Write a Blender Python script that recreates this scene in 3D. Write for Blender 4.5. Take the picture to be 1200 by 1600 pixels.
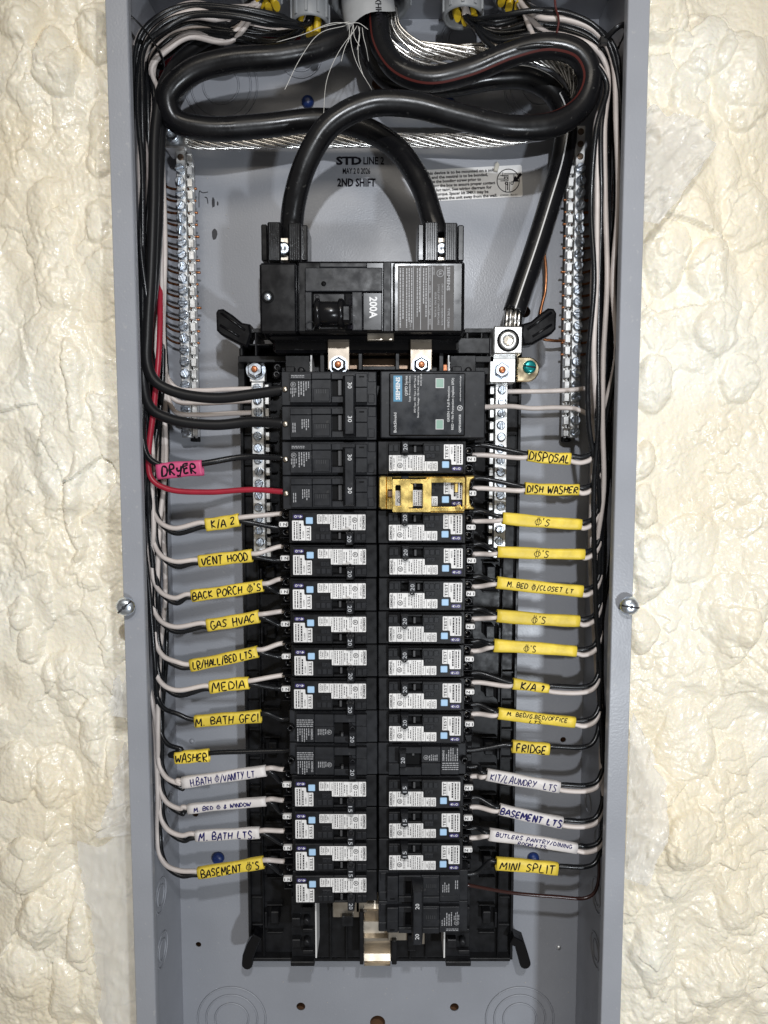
import bpy, bmesh, math, random
import numpy as np
from mathutils import Vector, Matrix

random.seed(7)
for _o in list(bpy.data.objects):
    bpy.data.objects.remove(_o)
SC = bpy.context.scene
COL = SC.collection

# ------------------------------------------------------------------ camera
FOCAL = 1067.0                  # focal length in pixels of a 1200 x 1600 frame
TILT = math.radians(4.56)       # looking slightly down
DIST = 0.4885                   # metres from lens to the front of the enclosure (plane y = 0)
cam_data = bpy.data.cameras.new('camera')
cam_data.sensor_fit = 'VERTICAL'
cam_data.sensor_height = 36.0
cam_data.lens = FOCAL / 1600.0 * 36.0
cam_data.clip_start = 0.01
cam_data.clip_end = 50.0
cam = bpy.data.objects.new('camera', cam_data)
COL.objects.link(cam)
cam.location = (0, -DIST, 0)
cam.rotation_euler = (math.radians(90) - TILT, 0, 0)
SC.camera = cam

# ------------------------------------------------------------------ room light
world = bpy.data.worlds.new('World')
SC.world = world
world.use_nodes = True
bg = world.node_tree.nodes['Background']
bg.inputs[0].default_value = (1.0, 0.94, 0.85, 1)
bg.inputs[1].default_value = 0.185

def lamp(name, kind, loc, target, energy, color, size):
    d = bpy.data.lights.new(name, kind)
    d.energy = energy
    d.color = color
    o = bpy.data.objects.new(name, d)
    COL.objects.link(o)
    o.location = loc
    o.rotation_euler = (Vector(target) - Vector(loc)).to_track_quat('-Z', 'Y').to_euler()
    if kind == 'SPOT':
        d.shadow_soft_size = size
    if kind == 'AREA':
        d.shape = 'RECTANGLE'
        d.size, d.size_y = size
    return o

head = lamp('head_lamp', 'SPOT', (0.055, -0.68, 0.305), (0.08, 0.05, -0.20), 13.8, (0.93, 0.96, 1.0), 0.010)
head.data.spot_size = math.radians(125)
head.data.spot_blend = 1.0
fill_lamp = lamp('overhead_fill', 'AREA', (-0.15, -1.9, 1.3), (0, 0, -0.05), 10.5, (1.0, 0.92, 0.80), (1.1, 0.5))  # added soft warm fill from above and behind the camera, no known fixture
work = lamp('work_lamp', 'AREA', (0.36, -0.86, -0.38), (0.02, 0.05, -0.14), 4.2, (0.88, 0.94, 1.0), (0.05, 0.05))

SC.view_settings.view_transform = 'Standard'
SC.view_settings.look = 'None'
SC.view_settings.exposure = 0.0
SC.view_settings.gamma = 1.0
SC.cycles.max_bounces = 6
SC.cycles.use_denoising = True

def P(px, py, y):
    """point at depth y that the lens sees at photograph pixel (px, py)"""
    a = (px - 600) / FOCAL
    b = (800 - py) / FOCAL
    dy = math.cos(TILT) + b * math.sin(TILT)
    dz = -math.sin(TILT) + b * math.cos(TILT)
    t = (y + DIST) / dy
    return Vector((a * t, y, dz * t))

def mpp(py, y):
    """metres for one pixel at this row and depth"""
    return P(601, py, y).x

# ------------------------------------------------------------------ materials
MATS = {}
def mat(name, color, rough=0.5, metal=0.0, bump=None, var=None, rvar=None, coat=0.0, spec=None, trans=0.0, alpha=None, sss=0.0, rnd=0.0, specks=0.0):
    """bump = (scale, strength, distance); var = (scale, amount); rvar = (scale, amount)"""
    m = bpy.data.materials.new(name)
    m.use_nodes = True
    nt = m.node_tree
    b = nt.nodes['Principled BSDF']
    b.inputs['Base Color'].default_value = (*color, 1)
    b.inputs['Roughness'].default_value = rough
    b.inputs['Metallic'].default_value = metal
    if coat:
        b.inputs['Coat Weight'].default_value = coat
        b.inputs['Coat Roughness'].default_value = 0.15
    if spec is not None:
        b.inputs['Specular IOR Level'].default_value = spec
    if trans:
        b.inputs['Transmission Weight'].default_value = trans
    if alpha is not None:
        b.inputs['Alpha'].default_value = alpha
    if sss:
        b.inputs['Subsurface Weight'].default_value = sss
        b.inputs['Subsurface Radius'].default_value = (0.006, 0.004, 0.002)
    tc = nt.nodes.new('ShaderNodeTexCoord')
    def noise(scale, detail=3.0):
        n = nt.nodes.new('ShaderNodeTexNoise')
        n.inputs['Scale'].default_value = scale
        n.inputs['Detail'].default_value = detail
        nt.links.new(tc.outputs['Object'], n.inputs['Vector'])
        return n
    if rnd and not var:
        var = (100, 0.0)
    if var:
        n = noise(var[0], 5)
        mr = nt.nodes.new('ShaderNodeMapRange')
        mr.inputs[1].default_value = 0.3
        mr.inputs[2].default_value = 0.7
        mr.inputs[3].default_value = 1 - var[1]
        mr.inputs[4].default_value = 1 + var[1]
        nt.links.new(n.outputs['Fac'], mr.inputs[0])
        mx = nt.nodes.new('ShaderNodeVectorMath')
        mx.operation = 'SCALE'
        mx.inputs[0].default_value = color
        fac = mr.outputs[0]
        if rnd:                                  # each copy a little lighter or darker than the next
            oi = nt.nodes.new('ShaderNodeObjectInfo')
            m2 = nt.nodes.new('ShaderNodeMapRange')
            m2.inputs[3].default_value = 1 - rnd
            m2.inputs[4].default_value = 1 + rnd
            nt.links.new(oi.outputs['Random'], m2.inputs[0])
            mu = nt.nodes.new('ShaderNodeMath')
            mu.operation = 'MULTIPLY'
            nt.links.new(fac, mu.inputs[0])
            nt.links.new(m2.outputs[0], mu.inputs[1])
            fac = mu.outputs[0]
        nt.links.new(fac, mx.inputs['Scale'])
        col_out = mx.outputs[0]
        if specks:                               # dust and overspray
            n = noise(260, 4)
            m3 = nt.nodes.new('ShaderNodeMapRange')
            m3.inputs[1].default_value = 0.66
            m3.inputs[2].default_value = 0.72
            m3.inputs[4].default_value = specks
            nt.links.new(n.outputs['Fac'], m3.inputs[0])
            mixc = nt.nodes.new('ShaderNodeMixRGB')
            mixc.inputs[2].default_value = (0.62, 0.60, 0.55, 1)
            nt.links.new(m3.outputs[0], mixc.inputs[0])
            nt.links.new(col_out, mixc.inputs[1])
            col_out = mixc.outputs[0]
        nt.links.new(col_out, b.inputs['Base Color'])
    if rvar:
        n = noise(rvar[0], 6)
        mr = nt.nodes.new('ShaderNodeMapRange')
        mr.inputs[1].default_value = 0.3
        mr.inputs[2].default_value = 0.7
        mr.inputs[3].default_value = max(0.03, rough - rvar[1])
        mr.inputs[4].default_value = min(1, rough + rvar[1])
        nt.links.new(n.outputs['Fac'], mr.inputs[0])
        nt.links.new(mr.outputs[0], b.inputs['Roughness'])
    if bump:
        n = noise(bump[0], 2)
        bp = nt.nodes.new('ShaderNodeBump')
        bp.inputs['Strength'].default_value = bump[1]
        bp.inputs['Distance'].default_value = bump[2]
        nt.links.new(n.outputs['Fac'], bp.inputs['Height'])
        nt.links.new(bp.outputs[0], b.inputs['Normal'])
    MATS[name] = m
    return m

mat('grey_paint', (0.312, 0.322, 0.352), 0.38, 0.0, bump=(620, 0.22, 0.0006), var=(14, 0.07), rvar=(25, 0.09), specks=0.16)
mat('black_plastic', (0.0085, 0.0087, 0.0100), 0.40, 0, bump=(2600, 0.10, 0.0002), var=(120, 0.35), rvar=(160, 0.12), spec=0.28, rnd=0.2)
mat('satin_black', (0.0135, 0.0142, 0.0168), 0.45, 0, bump=(2600, 0.10, 0.0002), var=(120, 0.30), rvar=(140, 0.12), spec=0.30, rnd=0.15, specks=0.03)
mat('glossy_black', (0.005, 0.005, 0.006), 0.24, 0, rvar=(90, 0.08), spec=0.32)
mat('slot_black', (0.002, 0.002, 0.0024), 0.6, spec=0.15)
mat('handle_grey', (0.06, 0.06, 0.062), 0.4)
mat('white_label', (0.76, 0.745, 0.73), 0.42, 0, var=(300, 0.05), rnd=0.07)
mat('grey_label', (0.075, 0.070, 0.068), 0.5, 0, var=(200, 0.1), spec=0.25)
mat('dark_label', (0.016, 0.018, 0.022), 0.30, 0, var=(150, 0.25), rvar=(90, 0.1), spec=0.35)
mat('teal_print', (0.05, 0.22, 0.36), 0.4)
mat('print_black', (0.012, 0.011, 0.015), 0.7, spec=0.1)
mat('print_grey', (0.36, 0.36, 0.37), 0.5)
mat('print_pale', (0.50, 0.51, 0.53), 0.5)
mat('print_white', (0.72, 0.72, 0.72), 0.45)
mat('marker_black', (0.010, 0.009, 0.012), 0.7, spec=0.1)
mat('marker_blue', (0.022, 0.020, 0.11), 0.7, spec=0.1)
mat('button_blue', (0.40, 0.60, 0.82), 0.3, 0, coat=0.3)
mat('window_green', (0.24, 0.38, 0.31), 0.3)
mat('purple_tag', (0.055, 0.042, 0.17), 0.4)
mat('yellow_zinc', (0.88, 0.65, 0.22), 0.31, 1.0, bump=(900, 0.2, 0.0005), var=(90, 0.2), rvar=(120, 0.12))
mat('strap_brass', (0.74, 0.62, 0.42), 0.24, 1.0, var=(150, 0.2), rvar=(120, 0.1))
mat('zinc', (0.70, 0.76, 0.84), 0.33, 1.0, var=(500, 0.2), rvar=(400, 0.1))
mat('bar_metal', (0.86, 0.86, 0.85), 0.42, 1.0, bump=(800, 0.10, 0.0003), var=(200, 0.10), rvar=(180, 0.10))
mat('tin_plate', (0.50, 0.45, 0.38), 0.38, 1.0, bump=(500, 0.1, 0.0004), var=(80, 0.15), rvar=(90, 0.1))
mat('bus_brown', (0.20, 0.14, 0.10), 0.38, 0.8, var=(90, 0.25))
mat('dull_tin', (0.36, 0.31, 0.255), 0.42, 1.0, var=(70, 0.2), rvar=(90, 0.1))
mat('aluminium', (0.78, 0.76, 0.73), 0.27, 1.0, var=(200, 0.2), rvar=(200, 0.1))
mat('copper', (0.42, 0.18, 0.085), 0.38, 1.0, var=(250, 0.4), rvar=(200, 0.12))
mat('orange_paint', (0.48, 0.17, 0.07), 0.32, 0.45, var=(600, 0.4))
mat('blue_paint', (0.012, 0.035, 0.16), 0.38, 0, bump=(900, 0.3, 0.0006))
mat('green_screw', (0.01, 0.26, 0.26), 0.25, 0.6)
mat('wire_black', (0.0085, 0.009, 0.0105), 0.28, 0, bump=(900, 0.12, 0.0003), rvar=(150, 0.1), spec=0.36)
mat('wire_black_matte', (0.0095, 0.0095, 0.0105), 0.40, 0, bump=(900, 0.12, 0.0003), spec=0.32)
mat('wire_white', (0.60, 0.535, 0.50), 0.40, 0, var=(70, 0.10), bump=(500, 0.12, 0.0004), rnd=0.08)
mat('wire_red', (0.33, 0.018, 0.036), 0.36, 0, var=(90, 0.1), spec=0.4)
mat('wire_brown', (0.035, 0.012, 0.010), 0.25)
mat('cable_black', (0.0062, 0.0062, 0.0072), 0.29, 0, bump=(120, 0.10, 0.0015), var=(30, 0.3), rvar=(45, 0.13), spec=0.34, specks=0.05)
mat('stripe_red', (0.085, 0.018, 0.015), 0.4, spec=0.3)
mat('stripe_white', (0.60, 0.59, 0.58), 0.35)
mat('conduit_grey', (0.27, 0.28, 0.29), 0.42, 0, var=(60, 0.08))
mat('jacket_grey', (0.36, 0.365, 0.37), 0.5, 0, var=(70, 0.12), bump=(400, 0.15, 0.0006))
mat('yellow_jacket', (0.62, 0.42, 0.02), 0.42, 0, var=(150, 0.15))
mat('thread', (0.72, 0.70, 0.66), 0.6)
mat('yellow_sleeve', (0.76, 0.565, 0.062), 0.46, 0, var=(110, 0.14), bump=(300, 0.35, 0.0009), rnd=0.10)
mat('white_sleeve', (0.68, 0.64, 0.62), 0.45, 0, var=(110, 0.08), bump=(300, 0.35, 0.0009), rnd=0.07)
mat('pink_sleeve', (0.56, 0.075, 0.19), 0.45, 0, var=(130, 0.08), bump=(700, 0.12, 0.0004))
mat('wood', (0.20, 0.10, 0.05), 0.7, 0, var=(60, 0.3))
mat('tie_black', (0.01, 0.01, 0.011), 0.3)
mat('debris', (0.55, 0.52, 0.45), 0.8)
mat('scuff', (0.03, 0.03, 0.035), 0.6)

# ------------------------------------------------------------------ mesh helpers
def catmull(pts, n=6):
    pts = [Vector(p) for p in pts]
    if len(pts) < 3:
        a, b = pts[0], pts[-1]
        return [a.lerp(b, i / n) for i in range(n + 1)]
    out = []
    q = [pts[0] * 2 - pts[1]] + pts + [pts[-1] * 2 - pts[-2]]
    for i in range(1, len(q) - 2):
        p0, p1, p2, p3 = q[i - 1], q[i], q[i + 1], q[i + 2]
        # centripetal style knot spacing keeps tight bends from overshooting
        t0 = 0.0
        t1 = t0 + max((p1 - p0).length, 1e-6) ** 0.5
        t2 = t1 + max((p2 - p1).length, 1e-6) ** 0.5
        t3 = t2 + max((p3 - p2).length, 1e-6) ** 0.5
        for k in range(n):
            t = t1 + (t2 - t1) * k / n
            a1 = p0 * ((t1 - t) / (t1 - t0)) + p1 * ((t - t0) / (t1 - t0))
            a2 = p1 * ((t2 - t) / (t2 - t1)) + p2 * ((t - t1) / (t2 - t1))
            a3 = p2 * ((t3 - t) / (t3 - t2)) + p3 * ((t - t2) / (t3 - t2))
            b1 = a1 * ((t2 - t) / (t2 - t0)) + a2 * ((t - t0) / (t2 - t0))
            b2 = a2 * ((t3 - t) / (t3 - t1)) + a3 * ((t - t1) / (t3 - t1))
            out.append(b1 * ((t2 - t) / (t2 - t1)) + b2 * ((t - t1) / (t2 - t1)))
    out.append(pts[-1])
    return out

def frames(pts):
    """tangent, side, up at each point, parallel transported"""
    n = len(pts)
    tg = []
    for i in range(n):
        d = pts[min(i + 1, n - 1)] - pts[max(i - 1, 0)]
        tg.append(d.normalized() if d.length > 1e-9 else Vector((0, 0, 1)))
    ref = Vector((0, -1, 0))
    if abs(ref.dot(tg[0])) > 0.95:
        ref = Vector((1, 0, 0))
    s = (ref - tg[0] * ref.dot(tg[0])).normalized()
    res = []
    for i in range(n):
        s = s - tg[i] * s.dot(tg[i])
        s.normalize()
        res.append((tg[i], s, tg[i].cross(s)))
    return res

_text_cache = {}
def text_geo(s, bold):
    key = (s, bold)
    if key not in _text_cache:
        c = bpy.data.curves.new('lettering', 'FONT')
        c.body = s
        c.size = 1.0
        c.resolution_u = 2
        c.offset = bold
        o = bpy.data.objects.new('lettering', c)
        me = bpy.data.meshes.new_from_object(o)
        vs = [(v.co.x, v.co.y) for v in me.vertices]
        fs = [tuple(p.vertices) for p in me.polygons]
        bpy.data.objects.remove(o)
        bpy.data.curves.remove(c)
        bpy.data.meshes.remove(me)
        xs = [v[0] for v in vs] or [0, 1]
        _text_cache[key] = (vs, fs, min(xs), max(xs))
    return _text_cache[key]

KIDS = {}
class MB:
    """collects shapes and builds them as one mesh object"""
    def __init__(self):
        self.v = []
        self.f = []
        self.s = []
    def add(self, vs, fs, smooth=False):
        o = len(self.v)
        self.v.extend(Vector(p) for p in vs)
        for f in fs:
            self.f.append(tuple(i + o for i in f))
            self.s.append(smooth)
        return self
    def cbox(self, x0, x1, y0, y1, z0, z1, b=0.0003):
        if x0 > x1: x0, x1 = x1, x0
        if y0 > y1: y0, y1 = y1, y0
        if z0 > z1: z0, z1 = z1, z0
        b = min(b, (x1 - x0) * .45, (y1 - y0) * .45, (z1 - z0) * .45)
        if b <= 0:
            vs = [(x, y, z) for x in (x0, x1) for y in (y0, y1) for z in (z0, z1)]
            return self.add(vs, [(0, 1, 3, 2), (4, 6, 7, 5), (0, 4, 5, 1), (2, 3, 7, 6), (0, 2, 6, 4), (1, 5, 7, 3)])
        vs, idx = [], {}
        for sx in (0, 1):
            for sy in (0, 1):
                for sz in (0, 1):
                    c = ((x0, x1)[sx], (y0, y1)[sy], (z0, z1)[sz])
                    d = ((b, -b)[sx], (b, -b)[sy], (b, -b)[sz])
                    for ax in range(3):
                        p = [c[i] + d[i] for i in range(3)]
                        p[ax] = c[ax]
                        idx[(sx, sy, sz, ax)] = len(vs)
                        vs.append(p)
        fs = []
        for ax in range(3):
            o1, o2 = [(1, 2), (0, 2), (0, 1)][ax]
            for s in (0, 1):
                ring = []
                for (a, c) in ((0, 0), (1, 0), (1, 1), (0, 1)):
                    k = [0, 0, 0]
                    k[ax] = s; k[o1] = a; k[o2] = c
                    ring.append(idx[(*k, ax)])
                fs.append(tuple(ring))
        for ax in range(3):                      # edges along ax
            o1, o2 = [(1, 2), (0, 2), (0, 1)][ax]
            for a in (0, 1):
                for c in (0, 1):
                    k0 = [0, 0, 0]; k0[o1] = a; k0[o2] = c
                    k1 = list(k0); k1[ax] = 1
                    fs.append((idx[(*k0, o1)], idx[(*k1, o1)], idx[(*k1, o2)], idx[(*k0, o2)]))
        for sx in (0, 1):
            for sy in (0, 1):
                for sz in (0, 1):
                    fs.append(tuple(idx[(sx, sy, sz, a)] for a in range(3)))
        return self.add(vs, fs)
    def prism(self, poly, y0, y1, b=0.0, smooth=False):
        """outline of (x, z) pushed from y0 (front) to y1; b chamfers the front edge"""
        n = len(poly)
        cx = sum(p[0] for p in poly) / n
        cz = sum(p[1] for p in poly) / n
        vs = []
        if b:
            for i in range(n):
                a, p, c = Vector(poly[i - 1]), Vector(poly[i]), Vector(poly[(i + 1) % n])
                d1 = (p - a).normalized(); d2 = (c - p).normalized()
                n1 = Vector((-d1.y, d1.x)); n2 = Vector((-d2.y, d2.x))
                nn = n1 + n2
                if nn.length < 1e-6: nn = n1
                nn = nn / max(nn.dot(n1), 0.3)
                vs.append((p.x + nn.x * b * self._sgn(poly), y0, p.y + nn.y * b * self._sgn(poly)))
            vs += [(p[0], y0 + b, p[1]) for p in poly]
            vs += [(p[0], y1, p[1]) for p in poly]
            fs = [tuple(range(n)), tuple(range(3 * n - 1, 2 * n - 1, -1))]
            for r in (0, 1):
                for i in range(n):
                    j = (i + 1) % n
                    fs.append((r * n + i, r * n + n + i, r * n + n + j, r * n + j))
        else:
            vs = [(p[0], y0, p[1]) for p in poly] + [(p[0], y1, p[1]) for p in poly]
            fs = [tuple(range(n)), tuple(range(2 * n - 1, n - 1, -1))]
            for i in range(n):
                j = (i + 1) % n
                fs.append((i, n + i, n + j, j))
        return self.add(vs, fs, smooth)
    @staticmethod
    def _sgn(poly):
        a = sum(poly[i - 1][0] * poly[i][1] - poly[i][0] * poly[i - 1][1] for i in range(len(poly)))
        return 1.0 if a > 0 else -1.0
    def lathe(self, prof, org, axis, n=16, smooth=True, a0=0.0):
        """prof = [(radius, height along axis)]"""
        ax = Vector(axis).normalized()
        s = Vector((0, 0, 1)) if abs(ax.z) < 0.9 else Vector((1, 0, 0))
        s = (s - ax * s.dot(ax)).normalized()
        u = ax.cross(s)
        org = Vector(org)
        vs, fs = [], []
        for (r, h) in prof:
            for k in range(n):
                a = a0 + 2 * math.pi * k / n
                vs.append(org + ax * h + (s * math.cos(a) + u * math.sin(a)) * r)
        for i in range(len(prof) - 1):
            for k in range(n):
                j = (k + 1) % n
                fs.append((i * n + k, i * n + j, i * n + n + j, i * n + n + k))
        self.add(vs, fs, smooth)
        o = len(self.v) - len(vs)
        if prof[0][0] > 1e-6:
            self.f.append(tuple(o + k for k in reversed(range(n)))); self.s.append(False)
        if prof[-1][0] > 1e-6:
            e = o + (len(prof) - 1) * n
            self.f.append(tuple(e + k for k in range(n))); self.s.append(False)
        return self
    def ring(self, prof, org, axis, n=24, smooth=True):
        """closed profile lathe (no caps)"""
        ax = Vector(axis).normalized()
        s = Vector((0, 0, 1)) if abs(ax.z) < 0.9 else Vector((1, 0, 0))
        s = (s - ax * s.dot(ax)).normalized()
        u = ax.cross(s)
        org = Vector(org)
        vs, fs = [], []
        m = len(prof)
        for (r, h) in prof:
            for k in range(n):
                a = 2 * math.pi * k / n
                vs.append(org + ax * h + (s * math.cos(a) + u * math.sin(a)) * r)
        for i in range(m):
            i2 = (i + 1) % m
            for k in range(n):
                j = (k + 1) % n
                fs.append((i * n + k, i * n + j, i2 * n + j, i2 * n + k))
        return self.add(vs, fs, smooth)
    def tube(self, pts, r, n=8, r2=None, smooth=True, caps=True, up=None, power=2.0):
        """r: number or list; r2: radius across (ellipse)"""
        pts = [Vector(p) for p in pts]
        fr = frames(pts)
        m = len(pts)
        rs = r if isinstance(r, (list, tuple)) else [r] * m
        r2s = rs if r2 is None else (r2 if isinstance(r2, (list, tuple)) else [r2] * m)
        vs, fs = [], []
        for i in range(m):
            t, s, u = fr[i]
            for k in range(n):
                a = 2 * math.pi * k / n
                c, d = math.cos(a), math.sin(a)
                if power != 2.0:
                    c = math.copysign(abs(c) ** (2 / power), c)
                    d = math.copysign(abs(d) ** (2 / power), d)
                vs.append(pts[i] + s * (c * rs[i]) + u * (d * r2s[i]))
        for i in range(m - 1):
            for k in range(n):
                j = (k + 1) % n
                fs.append((i * n + k, i * n + j, i * n + n + j, i * n + n + k))
        self.add(vs, fs, smooth)
        if caps:
            o = len(self.v) - len(vs)
            self.f.append(tuple(o + k for k in reversed(range(n)))); self.s.append(False)
            self.f.append(tuple(o + (m - 1) * n + k for k in range(n))); self.s.append(False)
        return self
    def text(self, s, org, right, up, h, width=None, bold=0.0, align='c'):
        """flat letters: h = capital height in metres, width = squeeze to this width"""
        vs, fs, x0, x1 = text_geo(s, bold)
        k = h / 0.70
        kx = k if width is None else width / max(x1 - x0, 1e-6)
        off = {'c': (x0 + x1) / 2, 'l': x0, 'r': x1}[align]
        org, right, up = Vector(org), Vector(right), Vector(up)
        return self.add([org + right * ((v[0] - off) * kx) + up * ((v[1] - 0.35) * k) for v in vs], fs)
    def rect(self, x0, x1, z0, z1, y):
        return self.add([(x0, y, z0), (x1, y, z0), (x1, y, z1), (x0, y, z1)], [(0, 1, 2, 3)])
    def dashes(self, x0, x1, z0, z1, n, y, vertical=True, fill=0.9, weight=0.55, rnd=None):
        """rows of short word-like marks for print too small to read"""
        rnd = rnd or random
        if x0 > x1: x0, x1 = x1, x0
        if z0 > z1: z0, z1 = z1, z0
        for i in range(n):
            if vertical:
                w = (x1 - x0) / n
                c = x0 + (i + .5) * w
                p, e = z1, z0 + (z1 - z0) * (1 - fill) * rnd.random() * 3
                while p > e:
                    l = min(rnd.uniform(0.0007, 0.0024), p - z0)
                    self.rect(c - w * weight / 2, c + w * weight / 2, p - l, p, y)
                    p -= l + 0.0004
            else:
                w = (z1 - z0) / n
                c = z0 + (i + .5) * w
                p, e = x0, x1 - (x1 - x0) * (1 - fill) * rnd.random() * 3
                while p < e:
                    l = min(rnd.uniform(0.0007, 0.0024), x1 - p)
                    self.rect(p, p + l, c - w * weight / 2, c + w * weight / 2, y)
                    p += l + 0.0004
        return self
    def build(self, name, material, parent=None, org=(0, 0, 0), loc=None):
        me = bpy.data.meshes.new(name)
        org = Vector(org)
        me.from_pydata([tuple(p - org) for p in self.v], [], self.f)
        me.polygons.foreach_set('use_smooth', self.s)
        me.materials.append(MATS[material] if isinstance(material, str) else material)
        bm = bmesh.new()
        bm.from_mesh(me)
        bmesh.ops.recalc_face_normals(bm, faces=bm.faces)
        bm.to_mesh(me)
        bm.free()
        o = bpy.data.objects.new(name, me)
        COL.objects.link(o)
        if parent is not None:
            o.parent = parent
            KIDS.setdefault(parent, []).append(o)
        if loc is not None:
            o.location = loc
        return o

def empty(name, loc=(0, 0, 0)):
    o = bpy.data.objects.new(name, None)
    o.empty_display_size = 0.01
    COL.objects.link(o)
    o.location = loc
    return o

def tag(o, label=None, cat=None, group=None, kind=None):
    if label: o['label'] = label
    if cat: o['category'] = cat
    if group: o['group'] = group
    if kind: o['kind'] = kind
    return o

def copy_tree(o, parent=None):
    c = o.copy()
    COL.objects.link(c)
    c.parent = parent
    for ch in KIDS.get(o, []):
        copy_tree(ch, c)
    return c

ORD = ['zeroth', 'first', 'second', 'third', 'fourth', 'fifth', 'sixth', 'seventh', 'eighth', 'ninth', 'tenth',
       'eleventh', 'twelfth', 'thirteenth', 'fourteenth', 'fifteenth', 'sixteenth', 'seventeenth']

XC = -0.0043            # centre line of the enclosure
DEEP = 0.108            # depth of the enclosure
FACE = 0.011            # breaker faces
PITCH = 0.0254
X0 = P(590, 1000, FACE).x
ZTOP = P(0, 578, FACE).z
def zrow(k):
    return ZTOP - (k + 0.5) * PITCH

# ================================================================== SETTING: spray foam wall
def lattice(ix, iz, seed):
    h = (ix.astype(np.int64) * 374761393 + iz.astype(np.int64) * 668265263 + seed * 1442695041) & 0xffffffff
    h = ((h ^ (h >> 13)) * 1274126177) & 0xffffffff
    h = h ^ (h >> 16)
    return (h & 0xffff) / 65535.0

def vnoise(x, z, seed):
    ix, iz = np.floor(x), np.floor(z)
    fx, fz = x - ix, z - iz
    fx = fx * fx * fx * (fx * (fx * 6 - 15) + 10)
    fz = fz * fz * fz * (fz * (fz * 6 - 15) + 10)
    a, b = lattice(ix, iz, seed), lattice(ix + 1, iz, seed)
    c, d = lattice(ix, iz + 1, seed), lattice(ix + 1, iz + 1, seed)
    return (a + (b - a) * fx) * (1 - fz) + (c + (d - c) * fx) * fz

def fbm(x, z, seed, octaves=4):
    s, a, t = 0, 0.5, 0
    for i in range(octaves):
        s = s + a * vnoise(x * 2 ** i, z * 2 ** i, seed + i * 17)
        t += a
        a *= 0.5
    return s / t

def worley(x, z, seed):
    ix, iz = np.floor(x), np.floor(z)
    f1 = np.full(x.shape, 9.0)
    f2 = np.full(x.shape, 9.0)
    hv = np.zeros(x.shape)
    for dx in (-1, 0, 1):
        for dz in (-1, 0, 1):
            cx, cz = ix + dx, iz + dz
            px = cx + lattice(cx, cz, seed)
            pz = cz + lattice(cx, cz, seed + 5)
            d = np.hypot(px - x, pz - z)
            nearer = d < f1
            f2 = np.where(nearer, f1, np.minimum(f2, d))
            hv = np.where(nearer, lattice(cx, cz, seed + 9), hv)
            f1 = np.where(nearer, d, f1)
    return f1, f2, hv

def soft_cells(x, z, seed, k=9.0):
    """rounded swellings that melt into each other"""
    ix, iz = np.floor(x), np.floor(z)
    s = np.zeros(x.shape)
    for dx in (-1, 0, 1):
        for dz in (-1, 0, 1):
            cx, cz = ix + dx, iz + dz
            d2 = (cx + lattice(cx, cz, seed) - x) ** 2 + (cz + lattice(cx, cz, seed + 5) - z) ** 2
            s = s + np.exp(-k * d2) * (0.4 + 0.8 * lattice(cx, cz, seed + 9))
    return np.log1p(s * 1.6)

def caps(x, z, seed):
    f1, f2, hv = worley(x, z, seed)
    return np.sqrt(np.clip(1 - (f1 / 1.02) ** 2, 0.02, 1)) * (0.45 + 0.75 * hv)

# single puffs that stand out in the foam: pixel, half width, half height, swell in mm
PUFFS = [(84, 104, 32, 50, 13), (140, 55, 26, 42, 9), (30, 40, 34, 36, 7), (148, 205, 24, 60, 7), (75, 330, 40, 60, 5), (150, 340, 18, 36, 6), (112, 600, 12, 70, 5),
         (112, 790, 13, 90, 6), (30, 960, 18, 26, 7), (44, 1012, 16, 30, 6), (90, 1060, 30, 40, 6), (140, 1150, 24, 60, 6), (25, 1210, 36, 46, 8),
         (88, 1225, 34, 40, 6), (40, 1350, 44, 42, 10), (66, 1438, 34, 46, 10), (120, 1470, 13, 60, 7), (20, 1520, 34, 46, 7), (96, 1560, 22, 60, 6),
         (1028, 22, 44, 44, 12), (1096, 70, 54, 52, 9), (1162, 120, 48, 80, 11), (1080, 150, 34, 46, 6), (1046, 400, 36, 56, 8), (1116, 410, 32, 56, 8),
         (1170, 330, 40, 50, 6), (1124, 512, 36, 40, 6), (1026, 596, 34, 44, 9), (1168, 590, 30, 46, 6), (1016, 716, 24, 34, 8), (1018, 790, 26, 36, 8),
         (1022, 892, 30, 56, 10), (1014, 990, 30, 38, 9), (1090, 860, 50, 60, 5), (1150, 960, 46, 60, 5), (1084, 1170, 46, 60, 6), (1078, 1312, 42, 52, 9),
         (1160, 1400, 40, 66, 6), (1030, 1500, 38, 70, 6), (1120, 1540, 46, 46, 5)]
PUFFS = [(P(a, b, .03).x, P(a, b, .03).z, c * mpp(b, .03), d * mpp(b, .03), e * .001) for a, b, c, d, e in PUFFS]

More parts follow.
